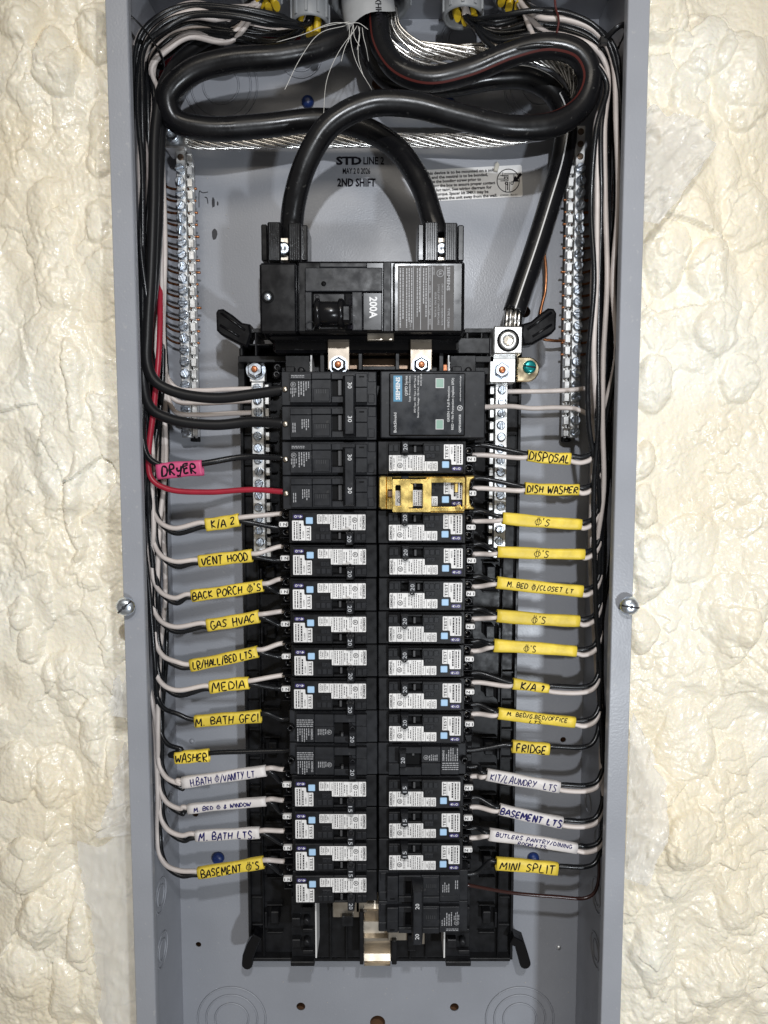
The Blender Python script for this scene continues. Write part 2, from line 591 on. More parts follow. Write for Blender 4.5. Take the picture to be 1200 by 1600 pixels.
def foam_height(X, Z):
    """how far the foam swells towards the viewer"""
    wx = X + 0.007 * (fbm(X * 42, Z * 42, 3) - .5) * 2
    wz = Z + 0.007 * (fbm(X * 42, Z * 42, 23) - .5) * 2
    h = 0.018 * (fbm(X * 8, Z * 6, 41, 3) - .5)
    h = h + 0.0080 * soft_cells(wx * 16, wz * 9, 60, 6)       # lobes that ran down the wall
    m = np.clip((fbm(X * 9, Z * 7, 71, 3) - .44) * 6, 0.0, 1)
    h = h + 0.0115 * m * caps(wx * 27, wz * 19, 73)           # big blown pillows with creases between
    m = np.clip((fbm(X * 14, Z * 10, 91, 3) - .42) * 6, 0.05, 1)
    h = h + 0.0055 * m * caps(wx * 58, wz * 48, 77)
    m = np.clip((fbm(X * 17, Z * 13, 113, 3) - .40) * 6, 0.15, 1)
    h = h + 0.0031 * m * caps(wx * 112, wz * 100, 87)
    m = np.clip((fbm(X * 22, Z * 16, 133, 3) - .42) * 6, 0.15, 1)
    h = h + 0.0016 * m * caps(wx * 250, wz * 220, 99)         # popped bubbles
    h = h + 0.0010 * (fbm(wx * 160, wz * 140, 151, 3) - .5)
    for (cx, cz, rx, rz, e) in PUFFS:
        d2 = ((wx - cx) / rx) ** 2 + ((wz - cz) / rz) ** 2
        h = h + e * np.sqrt(np.clip(1 - d2, 0, 1))
    return h - 0.014

def foam_material():
    m = bpy.data.materials.new('spray_foam')
    m.use_nodes = True
    nt = m.node_tree
    b = nt.nodes['Principled BSDF']
    tc = nt.nodes.new('ShaderNodeTexCoord')
    n1 = nt.nodes.new('ShaderNodeTexNoise')
    n1.inputs['Scale'].default_value = 9
    n1.inputs['Detail'].default_value = 6
    nt.links.new(tc.outputs['Object'], n1.inputs['Vector'])
    cr = nt.nodes.new('ShaderNodeValToRGB')
    cr.color_ramp.elements[0].position = 0.30
    cr.color_ramp.elements[0].color = (0.88, 0.775, 0.58, 1)
    cr.color_ramp.elements[1].position = 0.66
    cr.color_ramp.elements[1].color = (0.93, 0.885, 0.765, 1)
    nt.links.new(n1.outputs['Fac'], cr.inputs[0])
    nt.links.new(cr.outputs[0], b.inputs['Base Color'])
    b.inputs['Subsurface Weight'].default_value = 0.12
    b.inputs['Coat Weight'].default_value = 0.35
    b.inputs['Coat Roughness'].default_value = 0.12
    b.inputs['Subsurface Radius'].default_value = (0.004, 0.003, 0.0015)
    n2 = nt.nodes.new('ShaderNodeTexNoise')
    n2.inputs['Scale'].default_value = 330
    n2.inputs['Detail'].default_value = 4
    nt.links.new(tc.outputs['Object'], n2.inputs['Vector'])
    n3 = nt.nodes.new('ShaderNodeTexVoronoi')
    n3.inputs['Scale'].default_value = 300
    nt.links.new(tc.outputs['Object'], n3.inputs['Vector'])
    ad = nt.nodes.new('ShaderNodeMath')
    ad.operation = 'ADD'
    nt.links.new(n2.outputs['Fac'], ad.inputs[0])
    nt.links.new(n3.outputs['Distance'], ad.inputs[1])
    bp = nt.nodes.new('ShaderNodeBump')
    bp.inputs['Strength'].default_value = 0.42
    bp.inputs['Distance'].default_value = 0.0011
    nt.links.new(ad.outputs[0], bp.inputs['Height'])
    nt.links.new(bp.outputs[0], b.inputs['Normal'])
    n4 = nt.nodes.new('ShaderNodeTexNoise')
    n4.inputs['Scale'].default_value = 16
    nt.links.new(tc.outputs['Object'], n4.inputs['Vector'])
    mr = nt.nodes.new('ShaderNodeMapRange')
    mr.inputs[1].default_value = 0.35
    mr.inputs[2].default_value = 0.65
    mr.inputs[3].default_value = 0.24
    mr.inputs[4].default_value = 0.5
    nt.links.new(n4.outputs['Fac'], mr.inputs[0])
    nt.links.new(mr.outputs[0], b.inputs['Roughness'])
    MATS['spray_foam'] = m
foam_material()

HALF = 0.1825
XL, XR = XC - HALF, XC + HALF
def foam_side(sign):
    edge = 0.004
    near = np.arange(0.0, 0.14, 0.0009)
    far = np.linspace(0.142, 0.42, 60)
    d = np.concatenate([near, far])
    zz = np.arange(-0.56, 0.48, 0.00095)
    D, Z = np.meshgrid(d, zz)
    X = (XR + 0.0006 + D) if sign > 0 else (XL - 0.0006 - D)
    Y = 0.034 - foam_height(X, Z)
    # the foam creeps up against the steel and stays behind its front edge
    lip = np.clip(1 - D / 0.012, 0, 1)
    Y = np.maximum(Y, 0.0035 + 0.008 * lip * vnoise(X * 30, Z * 30, 12))
    Y = Y + 0.012 * np.exp(-D / 0.0035) * np.clip((fbm(X * 20, Z * 16, 211, 3) - .38) * 4, 0, 1)
    nz, nd = D.shape
    verts = np.stack([X.ravel(), Y.ravel(), Z.ravel()], 1)
    i = np.arange(nz * nd).reshape(nz, nd)
    q = np.stack([i[:-1, :-1], i[:-1, 1:], i[1:, 1:], i[1:, :-1]], -1).reshape(-1, 4)
    if sign < 0:
        q = q[:, ::-1]
    return verts, q

fv, fq = [], []
for sg in (-1, 1):
    v, q = foam_side(sg)
    fq.append(q + sum(len(a) for a in fv))
    fv.append(v)
fv, fq = np.concatenate(fv), np.concatenate(fq)
fme = bpy.data.meshes.new('foam_wall')
fme.vertices.add(len(fv))
fme.vertices.foreach_set('co', fv.ravel())
fme.loops.add(fq.size)
fme.loops.foreach_set('vertex_index', fq.ravel().astype(np.int32))
fme.polygons.add(len(fq))
fme.polygons.foreach_set('loop_start', np.arange(0, fq.size, 4, dtype=np.int32))
fme.update(calc_edges=True)
fme.polygons.foreach_set('use_smooth', np.ones(len(fq), dtype=bool))
fme.materials.append(MATS['spray_foam'])
foam = bpy.data.objects.new('foam_wall', fme)
COL.objects.link(foam)
tag(foam, 'cream spray foam insulation wall on both sides of the panel', kind='structure')

ZT = P(0, 30, DEEP).z        # inside top of the enclosure
ZB = -0.545                  # inside bottom
sb = MB().cbox(XL - 0.02, XR + 0.02, 0.128, 0.14, ZB - .06, ZT + .05, 0)
tag(sb.build('backing_board', 'wood'), 'brown board behind the holes of the enclosure', kind='structure')

# ---- scraps of plastic film caught in the foam
def film_material():
    m = bpy.data.materials.new('plastic_film')
    m.use_nodes = True
    nt = m.node_tree
    nt.nodes.remove(nt.nodes['Principled BSDF'])
    out = nt.nodes['Material Output']
    p = nt.nodes.new('ShaderNodeBsdfPrincipled')
    p.inputs['Base Color'].default_value = (0.93, 0.92, 0.90, 1)
    p.inputs['Roughness'].default_value = 0.22
    t = nt.nodes.new('ShaderNodeBsdfTransparent')
    l = nt.nodes.new('ShaderNodeBsdfTranslucent')
    l.inputs['Color'].default_value = (0.9, 0.89, 0.87, 1)
    m1 = nt.nodes.new('ShaderNodeMixShader')
    m1.inputs[0].default_value = 0.3
    m2 = nt.nodes.new('ShaderNodeMixShader')
    m2.inputs[0].default_value = 0.46
    nt.links.new(p.outputs[0], m1.inputs[1])
    nt.links.new(l.outputs[0], m1.inputs[2])
    nt.links.new(m1.outputs[0], m2.inputs[1])
    nt.links.new(t.outputs[0], m2.inputs[2])
    nt.links.new(m2.outputs[0], out.inputs[0])
    MATS['plastic_film'] = m
film_material()

def film(outline, y0, seed, label, amp=0.006, dirn=(1, .3)):
    """wrinkled sheet inside a pixel outline: rows between a left and a right edge"""
    left, right = outline
    n, m = 60, 30
    vs, fs = [], []
    def along(e, t):
        k = t * (len(e) - 1)
        i = min(int(k), len(e) - 2)
        f = k - i
        return (e[i][0] * (1 - f) + e[i + 1][0] * f, e[i][1] * (1 - f) + e[i + 1][1] * f)
    uu, ww, XX, ZZ, pix = [], [], [], [], []
    for i in range(n):
        a, b = along(left, i / (n - 1)), along(right, i / (n - 1))
        free = 0 if a[0] < 600 else 1                     # the edge away from the steel is ragged
        for j in range(m):
            f = j / (m - 1)
            rag = 9 * float(fbm(np.array([i / 5.0]), np.array([seed * 1.7]), seed, 3)[0] - .5) * 2
            g = (1 - f) if free == 0 else f
            px, py = a[0] * (1 - f) + b[0] * f + rag * g ** 3, a[1] * (1 - f) + b[1] * f + 8 * math.sin(f * 7 + seed) * (1 - i / (n - 1))
            p = P(px, py, y0)
            pix.append((px, py)); XX.append(p.x); ZZ.append(p.z)
            uu.append(px * dirn[0] + py * dirn[1]); ww.append(py * dirn[0] - px * dirn[1])
    uu, ww = np.array(uu), np.array(ww)
    r = np.abs(vnoise(uu / 20 + fbm(uu / 30, ww / 30, seed) * 2, ww / 34, seed) - .5) * 2
    r2 = np.abs(vnoise(uu / 6, ww / 22, seed + 4) - .5) * 2
    hf = foam_height(np.array(XX), np.array(ZZ))
    yy = np.minimum(y0 - amp * (1 - r) - amp * .4 * (1 - r2), np.maximum(0.0015, 0.0335 - hf - 0.0012 - amp * .5 * (1 - r)))
    vs = [P(px, py, float(y)) for (px, py), y in zip(pix, yy)]
    for i in range(n - 1):
        for j in range(m - 1):
            fs.append((i * m + j, i * m + j + 1, i * m + m + j + 1, i * m + m + j))
    o = sum((Vector(v) for v in vs), Vector()) / len(vs)
    mb = MB().add(vs, fs, True)
    ob = mb.build('plastic_film', 'plastic_film', None, o, o)
    tag(ob, label, 'plastic film', 'plastic film scraps')

film(([(118, 1322), (130, 1390), (140, 1450), (152, 1520), (160, 1610)],
      [(207, 1305), (209, 1390), (211, 1450), (213, 1520), (218, 1610)]), 0.020, 5,
     'white plastic film sheet hanging at the lower left edge of the panel', 0.0022)
film(([(1008, 168), (1008, 230), (1006, 300), (1004, 345)],
      [(1054, 176), (1098, 188), (1120, 235), (1030, 350)]), 0.014, 15,
     'crumpled clear film scrap on foam at the upper right edge', 0.007, (.6, .8))
film(([(985, 1118), (983, 1200), (980, 1290), (976, 1372)],
      [(992, 1122), (1040, 1220), (1046, 1300), (1010, 1385)]), 0.018, 25,
     'torn white film flap at the lower right edge of the panel', 0.006)
film(([(180, 1062), (172, 1100), (170, 1118)], [(199, 1058), (200, 1100), (201, 1122)]), 0.014, 35,
     'small grey film tip poking out at the left edge below the cover screw', 0.003)
film(([(186, 1170), (168, 1255), (150, 1310)], [(203, 1165), (205, 1255), (207, 1304)]), 0.018, 45,
     'creased clear film strip above the large film sheet at lower left', 0.005, (.5, .9))

# ================================================================== ENCLOSURE
enc_org = Vector((XC, DEEP, ZB))
enc = empty('panel_enclosure', enc_org)
tag(enc, 'grey painted steel breaker panel enclosure set in the foam wall', 'electrical panel')
TH = 0.0016

bp = MB().cbox(XL, XR, DEEP, DEEP + TH, ZB, ZT, 0)
back = bp.build('back_panel', 'grey_paint', enc, enc_org)
holes = [(470, 1573, 7), (710, 1574, 7), (590, 1598, 12), (310, 1476, 4.5), (592, 130, 11), (820, 487, 9),
         (880, 1156, 4.5), (305, 1272, 5)]
hm = MB()
for (hx, hy, hr) in holes:
    c = P(hx, hy, DEEP)
    hm.lathe([(hr * mpp(hy, DEEP), -0.01), (hr * mpp(hy, DEEP), 0.01)], c, (0, 1, 0), 20)
cut = hm.build('hole_cutter', 'grey_paint')
md = back.modifiers.new('holes', 'BOOLEAN')
md.object = cut
md.operation = 'DIFFERENCE'
md.solver = 'EXACT'
bpy.context.view_layer.update()
dg = bpy.context.evaluated_depsgraph_get()
me2 = bpy.data.meshes.new_from_object(back.evaluated_get(dg))
back.modifiers.clear()
back.data = me2
bpy.data.objects.remove(cut)

FL = 0.0132
MB().cbox(XL - TH, XL, 0.0, DEEP + TH, ZB, ZT, 0.0004).build('side_wall', 'grey_paint', enc, enc_org)
MB().cbox(XR, XR + TH, 0.0, DEEP + TH, ZB, ZT, 0.0004).build('side_wall', 'grey_paint', enc, enc_org)
MB().cbox(XL - TH, XR + TH, 0.0, DEEP + TH, ZT, ZT + TH, 0.0004).build('top_wall', 'grey_paint', enc, enc_org)
MB().cbox(XL - TH, XR + TH, 0.0, DEEP + TH, ZB - TH, ZB, 0.0004).build('bottom_wall', 'grey_paint', enc, enc_org)
for (a, b) in ((XL - TH, XL + FL), (XR - FL, XR + TH)):
    MB().cbox(a, b, -TH, 0.0, ZB - TH, ZT + TH, 0.0005).build('front_flange', 'grey_paint', enc, enc_org)
    # the rolled lip at the inner edge of the flange
    e = b if b < 0 else a
    s = -1 if b < 0 else 1
    MB().cbox(e, e + s * TH, 0.0002, 0.006, ZB, ZT, 0.0003).build('flange_lip', 'grey_paint', enc, enc_org)
MB().cbox(XL + FL, XR - FL, -TH, 0.0, ZB - TH, ZB + 0.012, 0.0005).build('front_flange', 'grey_paint', enc, enc_org)

def knockout(c, axis, radii):
    mb = MB()
    for r in radii:
        mb.ring([(r - 0.0009, 0.0), (r - 0.00035, 0.0009), (r + 0.00035, 0.0009), (r + 0.0009, 0.0)], c, axis, 48)
    for k, r in enumerate(radii[1:]):
        for s in range(2):
            a = 0.9 + s * math.pi + k * 1.3
            ax = Vector(axis)
            u = Vector((1, 0, 0)) if abs(ax.y) > .5 else Vector((0, 1, 0))
            p = Vector(c) + u * (r * math.cos(a)) + Vector((0, 0, 1)) * (r * math.sin(a))
            mb.lathe([(0.0012, 0.0), (0.0009, 0.0006), (0.0, 0.0007)], p, axis, 8)
    return mb.build('knockout', 'grey_paint', enc, enc_org)
for (kx, ky, rr) in ((345, 133, (28, 47, 57)), (845, 133, (28, 47, 57)), (470, 88, (22, 32)), (722, 62, (22, 32)),
                     (362, 1592, (26, 40, 53)), (812, 1592, (26, 40, 53))):
    c = P(kx, ky, DEEP)
    knockout(c, (0, -1, 0), [r * mpp(ky, DEEP) for r in rr])
for (xw, ax) in ((XL, (1, 0, 0)), (XR, (-1, 0, 0))):
    for (yy, zz, rr) in ((0.055, -0.365, (0.008, 0.0135)), (0.055, -0.413, (0.008, 0.0135)), (0.055, -0.318, (0.010,)), (0.085, -0.300, (0.008,)), (0.040, -0.270, (0.009,))):
        knockout((xw, yy, zz), ax, rr)

def blue_plug(px, py, r):
    c = P(px, py, DEEP)
    r *= mpp(py, DEEP)
    mb = MB().lathe([(r * 1.05, 0), (r, 0.002), (r * .75, 0.0042), (r * .3, 0.0048), (0, 0.0048)], c, (0, -1, 0), 14)
    o = mb.build('mounting_screw', 'blue_paint', enc, enc_org)
    o['label'] = 'blue painted mounting screw head'
blue_plug(481, 160, 9.5)
blue_plug(702, 163, 9.5)
blue_plug(341, 1340, 9.5)
blue_plug(833, 1340, 9)
MB().lathe([(0.0022, 0), (0.002, 0.0012), (0, 0.0014)], P(873, 1480, DEEP), (0, -1, 0), 10).build('rivet', 'bar_metal', enc, enc_org)
MB().lathe([(0.0022, 0), (0.002, 0.0012), (0, 0.0014)], P(300, 1158, DEEP), (0, -1, 0), 10).build('rivet', 'grey_paint', enc, enc_org)

# cover screws standing on the flange
def cover_screw(px, py, ang):
    c = P(px, py, -TH)
    mb = MB()
    mb.lathe([(0.0035, 0), (0.0035, 0.004), (0.0066, 0.0046), (0.0069, 0.0056), (0.0062, 0.0078), (0.0045, 0.0094), (0.0016, 0.0102), (0.0, 0.0098)], c, (0, -1, 0), 28)
    o = mb.build('cover_screw', 'zinc', enc, enc_org)
    sl = MB()
    ca, sa = math.cos(ang), math.sin(ang)
    for t in (-1, 1):
        pts = [Vector((c.x + ca * t * d, c.y - h, c.z + sa * t * d)) for d, h in ((0.0014, 0.01035), (0.0045, 0.0097), (0.0064, 0.0081))]
        sl.tube(pts, 0.00022, 4, 0.0006)
    sl.lathe([(0.0014, 0.0), (0.0012, 0.0005), (0.0004, 0.0003)], (c.x, c.y - 0.0101, c.z), (0, -1, 0), 8)
    sl.build('slot', 'scuff', o, enc_org)
cover_screw(201, 945, math.radians(42))
cover_screw(979, 944, math.radians(-8))

# stamps and stickers on the back
st = MB()
RX, UZ, DZ, LX = Vector((1, 0, 0)), Vector((0, 0, 1)), Vector((0, 0, -1)), Vector((-1, 0, 0))
yb = DEEP - 0.0003
k = mpp(265, yb)
st.text('STD', P(545, 251, yb), RX, UZ, 11.5 * k, 40 * k * 1.0, 0.045)
st.text('LINE 2', P(580, 251, yb) + RX * (4 * k), RX, UZ, 11 * k, 32 * k * 1.0, 0.02)
st.text('MAY 2 0 2026', P(557, 267, yb), RX, UZ, 8.5 * k, 43 * k, 0.02)
st.text('2ND SHIFT', P(557, 285, yb), RX, UZ, 11.5 * k, 60 * k, 0.035)
st.build('stamp_lettering', 'print_black', enc, enc_org)

kk = mpp(285, yb)
ang = math.radians(3)
r3, u3 = Vector((math.cos(ang), 0, math.sin(ang))), Vector((-math.sin(ang), 0, math.cos(ang)))
c3 = P(730, 287, yb)
def on_sticker(dx, dy, y=yb):
    return Vector((c3.x, y, c3.z)) + r3 * (dx * kk) - u3 * (dy * kk)
pl = [on_sticker(dx, dy) for dx, dy in ((-84, -24), (84, -24), (86, -22), (86, 22), (84, 24), (-84, 24))]
sk = MB().prism([(p.x, p.z) for p in pl], DEEP - 0.0004, DEEP - 0.0001)
stick = sk.build('instruction_sticker', 'white_label', enc, enc_org)
lt = MB()
for i, s in enumerate(('If this device is to be mounted on a solid', 'wall and the neutral is to be bonded,', 'torque the bonding screw prior to',
                       'mounting the box to ensure proper contact', 'to the lug tang. See wiring diagram for', 'proper torque. Spacer kit SMK1 may be', 'used to space the unit away from the wall.')):
    lt.text(s, on_sticker(-68, -18.5 + i * 6.4, DEEP - 0.0006), r3, u3, 4.3 * kk, len(s) * 2.72 * kk, 0.03, 'l')
cc = on_sticker(64, -1, DEEP - 0.0006)
lt.ring([(16.8 * kk, 0), (18 * kk, 0), (18 * kk, 0.00005), (16.8 * kk, 0.00005)], cc, (0, -1, 0), 32)
for (a, b, w, h) in ((-6, -8, 12, 1), (-6, 0, 12, 1), (-6, -4, 1, 9), (0, -4, 1, 9), (-8, -10, 1, 6), (6, -10, 24, 1), (-4, 9, 1, 14), (2, 9, 1, 14), (-1, 8, 1.6, 12), (-11, -3, 9, 1), (9, -3, 1, 12)):
    q = cc + r3 * (a * kk) - u3 * (b * kk)
    lt.cbox(q.x - w * kk / 2, q.x + w * kk / 2, q.y, q.y + .00005, q.z - h * kk / 2, q.z + h * kk / 2, 0)
for (a, b, r) in ((-3, -4, 2.4), (-3, 4, 2.4), (6, 4, 2.4)):
    lt.ring([((r - 1) * kk, 0), (r * kk, 0), (r * kk, 0.00004), ((r - 1) * kk, 0.00004)], cc + r3 * (a * kk) - u3 * (b * kk), (0, -1, 0), 12)
ar = [cc + r3 * (a * kk) - u3 * (b * kk) for a, b in ((7, 2), (11, -7), (13, -4), (19, -11), (22, -8), (15, -1), (17, 2))]
lt.prism([(p.x, p.z) for p in ar], DEEP - 0.00075, DEEP - 0.0005)
lt.text('4740081  Rev.01', on_sticker(64, 20.5, DEEP - 0.0006), r3, u3, 2.6 * kk, 27 * kk, 0.0)
lt.build('lettering', 'print_black', stick, enc_org)

# scuffs and crumbs of foam stuck to the paint
def pen(pts, w, parent, y, m='scuff', name='scuff_mark'):
    mb = MB()
    mb.tube(catmull([P(a, b, y) for a, b in pts], 4), 0.00012, 4, w)
    mb.build(name, m, parent, enc_org)
pen([(311, 324), (312, 298), (316, 301), (325, 300)], 0.0003, enc, yb)
pen([(320, 308), (323, 309), (325, 318)], 0.0004, enc, yb)
for (a, b, w, h) in ((333, 316, 3, 9), (335, 366, 5, 11), (340, 318, 1.5, 4)):
    c = P(a, b, yb)
    r = mpp(b, yb)
    mb = MB().prism([(c.x + math.cos(t * .7) * w * r * random.uniform(.7, 1.1), c.z + math.sin(t * .7) * h * r * random.uniform(.7, 1.1)) for t in range(9)], yb, DEEP)
    mb.build('scuff_mark', 'scuff', enc, enc_org)
cr = MB()
rc = random.Random(3)
for i in range(46):
    px, py = (rc.uniform(300, 380), rc.uniform(265, 700)) if i < 26 else (rc.uniform(300, 900), rc.uniform(1510, 1590))
    c = P(px, py, DEEP)
    r = rc.uniform(0.0002, 0.0005)
    cr.lathe([(r, 0), (r * .8, r * .8), (0, r * 1.1)], c, (0, -1, 0), 6)
o = cr.build('foam_crumbs', 'debris', enc, enc_org)
o['kind'] = 'stuff'
cb = P(775, 263, DEEP)
MB().prism([(cb.x - .0022, cb.z - .003), (cb.x + .001, cb.z - .0035), (cb.x + .0026, cb.z + .002), (cb.x + .0008, cb.z + .0045), (cb.x - .0012, cb.z + .0025)], DEEP - .003, DEEP - .0006, .0005).build('foam_crumb', 'debris', enc, enc_org)

# ================================================================== INTERIOR: plastic base, bus bars, rails
int_org = Vector((XC, 0.10, P(600, 1495, 0.085).z))
inter = empty('breaker_chassis', int_org)
tag(inter, 'black plastic chassis behind the two columns of breakers', 'breaker chassis')
def bpx(mb, x0, y0, x1, y1, ya, yb_, b=0.0004):
    """box whose front face (depth ya) covers this pixel rectangle"""
    ym = (y0 + y1) / 2
    a, c = P(x0, ym, ya).x, P(x1, ym, ya).x
    return mb.cbox(a, c, ya, yb_, P(600, y1, ya).z, P(600, y0, ya).z, b)

XI0, XI1 = P(384, 1100, 0.085).x, P(806, 1100, 0.085).x
ZI0, ZI1 = P(600, 1496, 0.085).z, P(600, 545, 0.085).z
bd = MB()
bd.cbox(XI0, XI1, 0.088, 0.100, ZI0, ZI1, 0.0005)
for (a, c) in ((XI0, XI0 + 0.0022), (XI1 - 0.0022, XI1), (XI0 + 0.0125, XI0 + 0.0135), (XI1 - 0.0135, XI1 - 0.0125)):
    bd.cbox(a, c, 0.082, 0.0885, ZI0, ZI1, 0.0003)
bd.cbox(XI0 + .0024, XI1 - .0024, 0.080, 0.0882, ZI0, ZI0 + 0.003, 0.0004)
zz = ZI1 - 0.02
i = 0
while zz > ZI0 + 0.02:
    for s, xe in ((1, XI0), (-1, XI1)):
        bd.cbox(xe + s * 0.0027, xe + s * 0.0122, 0.0845, 0.0885, zz, zz + 0.0016, 0.0003)
        bd.cbox(xe + s * 0.016, xe + s * 0.030, 0.0830, 0.0885, zz - 0.006, zz - 0.0048, 0.0003)
        if i % 2 == 0:
            bd.cbox(xe + s * 0.020, xe + s * 0.0275, 0.078, 0.0885, zz - 0.019, zz - 0.008, 0.0008)
            bd.cbox(xe + s * 0.0145, xe + s * 0.0165, 0.080, 0.0885, zz - 0.024, zz - 0.010, 0.0004)
    zz -= PITCH
    i += 1
bd.build('base_plate', 'black_plastic', inter, int_org)

# centre spine under the breakers and side rails that hook their outer ends
sp = MB()
sp.cbox(X0 - 0.060, X0 + 0.060, 0.064, 0.0878, ZI0 + 0.016, ZI1 - 0.004, 0.0006)
for k in range(-3, 4):
    if k:
        sp.cbox(X0 + k * 0.0135 - 0.0006, X0 + k * 0.0135 + 0.0006, 0.060, 0.0642, ZI0 + 0.0165, ZI1 - 0.01, 0.0002)
sp.build('spine', 'black_plastic', inter, int_org)
for s, (a, c) in ((-1, (455, 491)), (1, (697, 735))):
    xa, xb = P(a, 1480, 0.036).x, P(c, 1480, 0.036).x
    zb_, zt_ = P(600, 1506, 0.036).z, ZI1 - 0.012
    rl = MB()
    rl.cbox(xa, xb, 0.040, 0.0636, zb_, zt_, 0.0005)
    z = zt_ - 0.006
    while z > zb_ + 0.012:
        rl.cbox(xa + 0.0008, xa + (xb - xa) * .42, 0.034, 0.0402, z - 0.010, z - 0.003, 0.0006)
        rl.lathe([(0.0028, 0), (0.0026, 0.006), (0.001, 0.0062)], (xa + (xb - xa) * .68, 0.0401, z - 0.006), (0, -1, 0), 10)
        rl.cbox(xa + (xb - xa) * .5, xb - .0008, 0.0355, 0.0402, z - 0.0162, z - 0.0132, 0.0004)
        z -= PITCH * 0.72
    rl.cbox(xa - .0003, xb + .0003, 0.0335, 0.0398, zb_ - .0004, zb_ + 0.0035, 0.0005)
    rl.build('rail', 'black_plastic', inter, int_org)
    xs = (xb + 0.0006, xb + 0.0018) if s < 0 else (xa - 0.0018, xa - 0.0006)
    MB().cbox(xs[0], xs[1], 0.0385, 0.0632, zb_ + 0.003, zt_, 0.0002).build('rail_edge', 'white_label', inter, int_org)

# blades of the bus at the bottom, between the columns
bb = MB()
def blade(px0, px1, pts, mbx, th=0.0016):
    """strip bent through (py, depth) stations"""
    vs, fs = [], []
    n = len(pts)
    for (py, y) in pts:
        a, c = P(px0, py, y), P(px1, py, y)
        vs += [a, c, Vector((c.x, c.y + th, c.z)), Vector((a.x, a.y + th, a.z))]
    for i in range(n - 1):
        o = i * 4
        for j in range(4):
            k2 = (j + 1) % 4
            fs.append((o + j, o + k2, o + 4 + k2, o + 4 + j))
    fs += [(0, 1, 2, 3), tuple((n - 1) * 4 + j for j in (3, 2, 1, 0))]
    mbx.add(vs, fs)
blade(569, 610, [(1395, .056), (1412, .050), (1420, .048), (1424, .052), (1440, .060), (1458, .058), (1466, .052), (1470, .052), (1474, .058), (1490, .062), (1502, .058), (1509, .052)], bb)
bb.build('bus_blade', 'tin_plate', inter, int_org)
for (a, b, c, d) in ((520, 1408, 562, 1434), (606, 1450, 637, 1470), (651, 1455, 664, 1476), (556, 1408, 574, 1426)):
    m_ = MB()
    bpx(m_, a, b, c, d, 0.050, 0.0635, 0.0006)
    m_.build('bus_stab', 'tin_plate', inter, int_org)
for (a, b, c, d) in ((562, 1425, 568, 1508), (612, 1470, 620, 1508), (534, 1432, 552, 1448), (637, 1462, 650, 1486)):
    m_ = MB()
    bpx(m_, a, b, c, d, 0.046, 0.0638, 0.0006)
    m_.build('blade_guard', 'black_plastic', inter, int_org)

# feet at the lower corners, lifting hooks at the upper corners
def strap(pts, y0, y1, w, name, m='glossy_black', b=0.0008):
    """rounded bar through pixel points, depth from y0 to y1"""
    pp = [P(a, c, y0) for a, c in pts]
    left, right = [], []
    for i, p in enumerate(pp):
        d = (pp[min(i + 1, len(pp) - 1)] - pp[max(i - 1, 0)]).normalized()
        nn = Vector((-d.z, 0, d.x))
        left.append((p + nn * w[i]))
        right.append((p - nn * w[i]))
    d = (pp[-1] - pp[-2]).normalized()
    nn = Vector((-d.z, 0, d.x))
    cap = [pp[-1] + (nn * math.cos(t) + d * math.sin(t)) * w[-1] for t in (0.5, 1.1, 1.57, 2.04, 2.64)]
    poly = left + cap + right[::-1]
    return MB().prism([(p.x, p.z) for p in poly], y0, y1, b).build(name, m, inter, int_org)
strap([(402, 1464), (394, 1478), (387, 1496), (386, 1508)], 0.074, 0.086, [.004, .0046, .0048, .0048], 'foot')
strap([(800, 1470), (812, 1476), (818, 1496), (821, 1507)], 0.074, 0.086, [.004, .0046, .0048, .0048], 'foot')
for poly, q in (([(337, 488), (340, 483), (348, 482), (362, 491), (378, 504), (390, 506), (393, 522), (386, 543), (374, 538), (345, 523), (338, 516)], ((345, 489), (383, 516), (344, 508), (374, 526))),
                ([(870, 489), (866, 482), (857, 481), (843, 491), (830, 502), (816, 506), (814, 522), (818, 540), (832, 538), (863, 521), (869, 514)], ((862, 488), (824, 515), (862, 507), (832, 526)))):
    pp = [P(a, c_, 0.045) for a, c_ in poly]
    hk = MB().prism([(p.x, p.z) for p in pp], 0.045, 0.060, 0.0016).build('lifting_hook', 'glossy_black', inter, int_org)
    rb = MB()
    for k in (0, 2):
        rb.tube([P(*q[k], 0.0452), P(*q[k + 1], 0.0452)], 0.0010, 6)
    rb.build('rib', 'glossy_black', hk, int_org)
for (x0, x1) in ((372, 455), (725, 772)):
    hd = MB()
    bpx(hd, x0, 556, x1, 566, 0.050, 0.0878)
    bpx(hd, x0 + 3, 520, x0 + 7, 556, 0.052, 0.0878)
    bpx(hd, x1 - 7, 528, x1 - 3, 556, 0.052, 0.0878)
    bpx(hd, x0 + 26, 520, x0 + 29, 556, 0.050, 0.0878)
    bpx(hd, x0 + 7, 537, x1 - 7, 540, 0.052, 0.0878)
    bpx(hd, x0 + 1, 513, x1 - 2, 520, 0.054, 0.0878)
    bpx(hd, x0, 566, x0 + 10, 610, 0.062, 0.0878)
    hd.build('head_frame', 'black_plastic', inter, int_org)
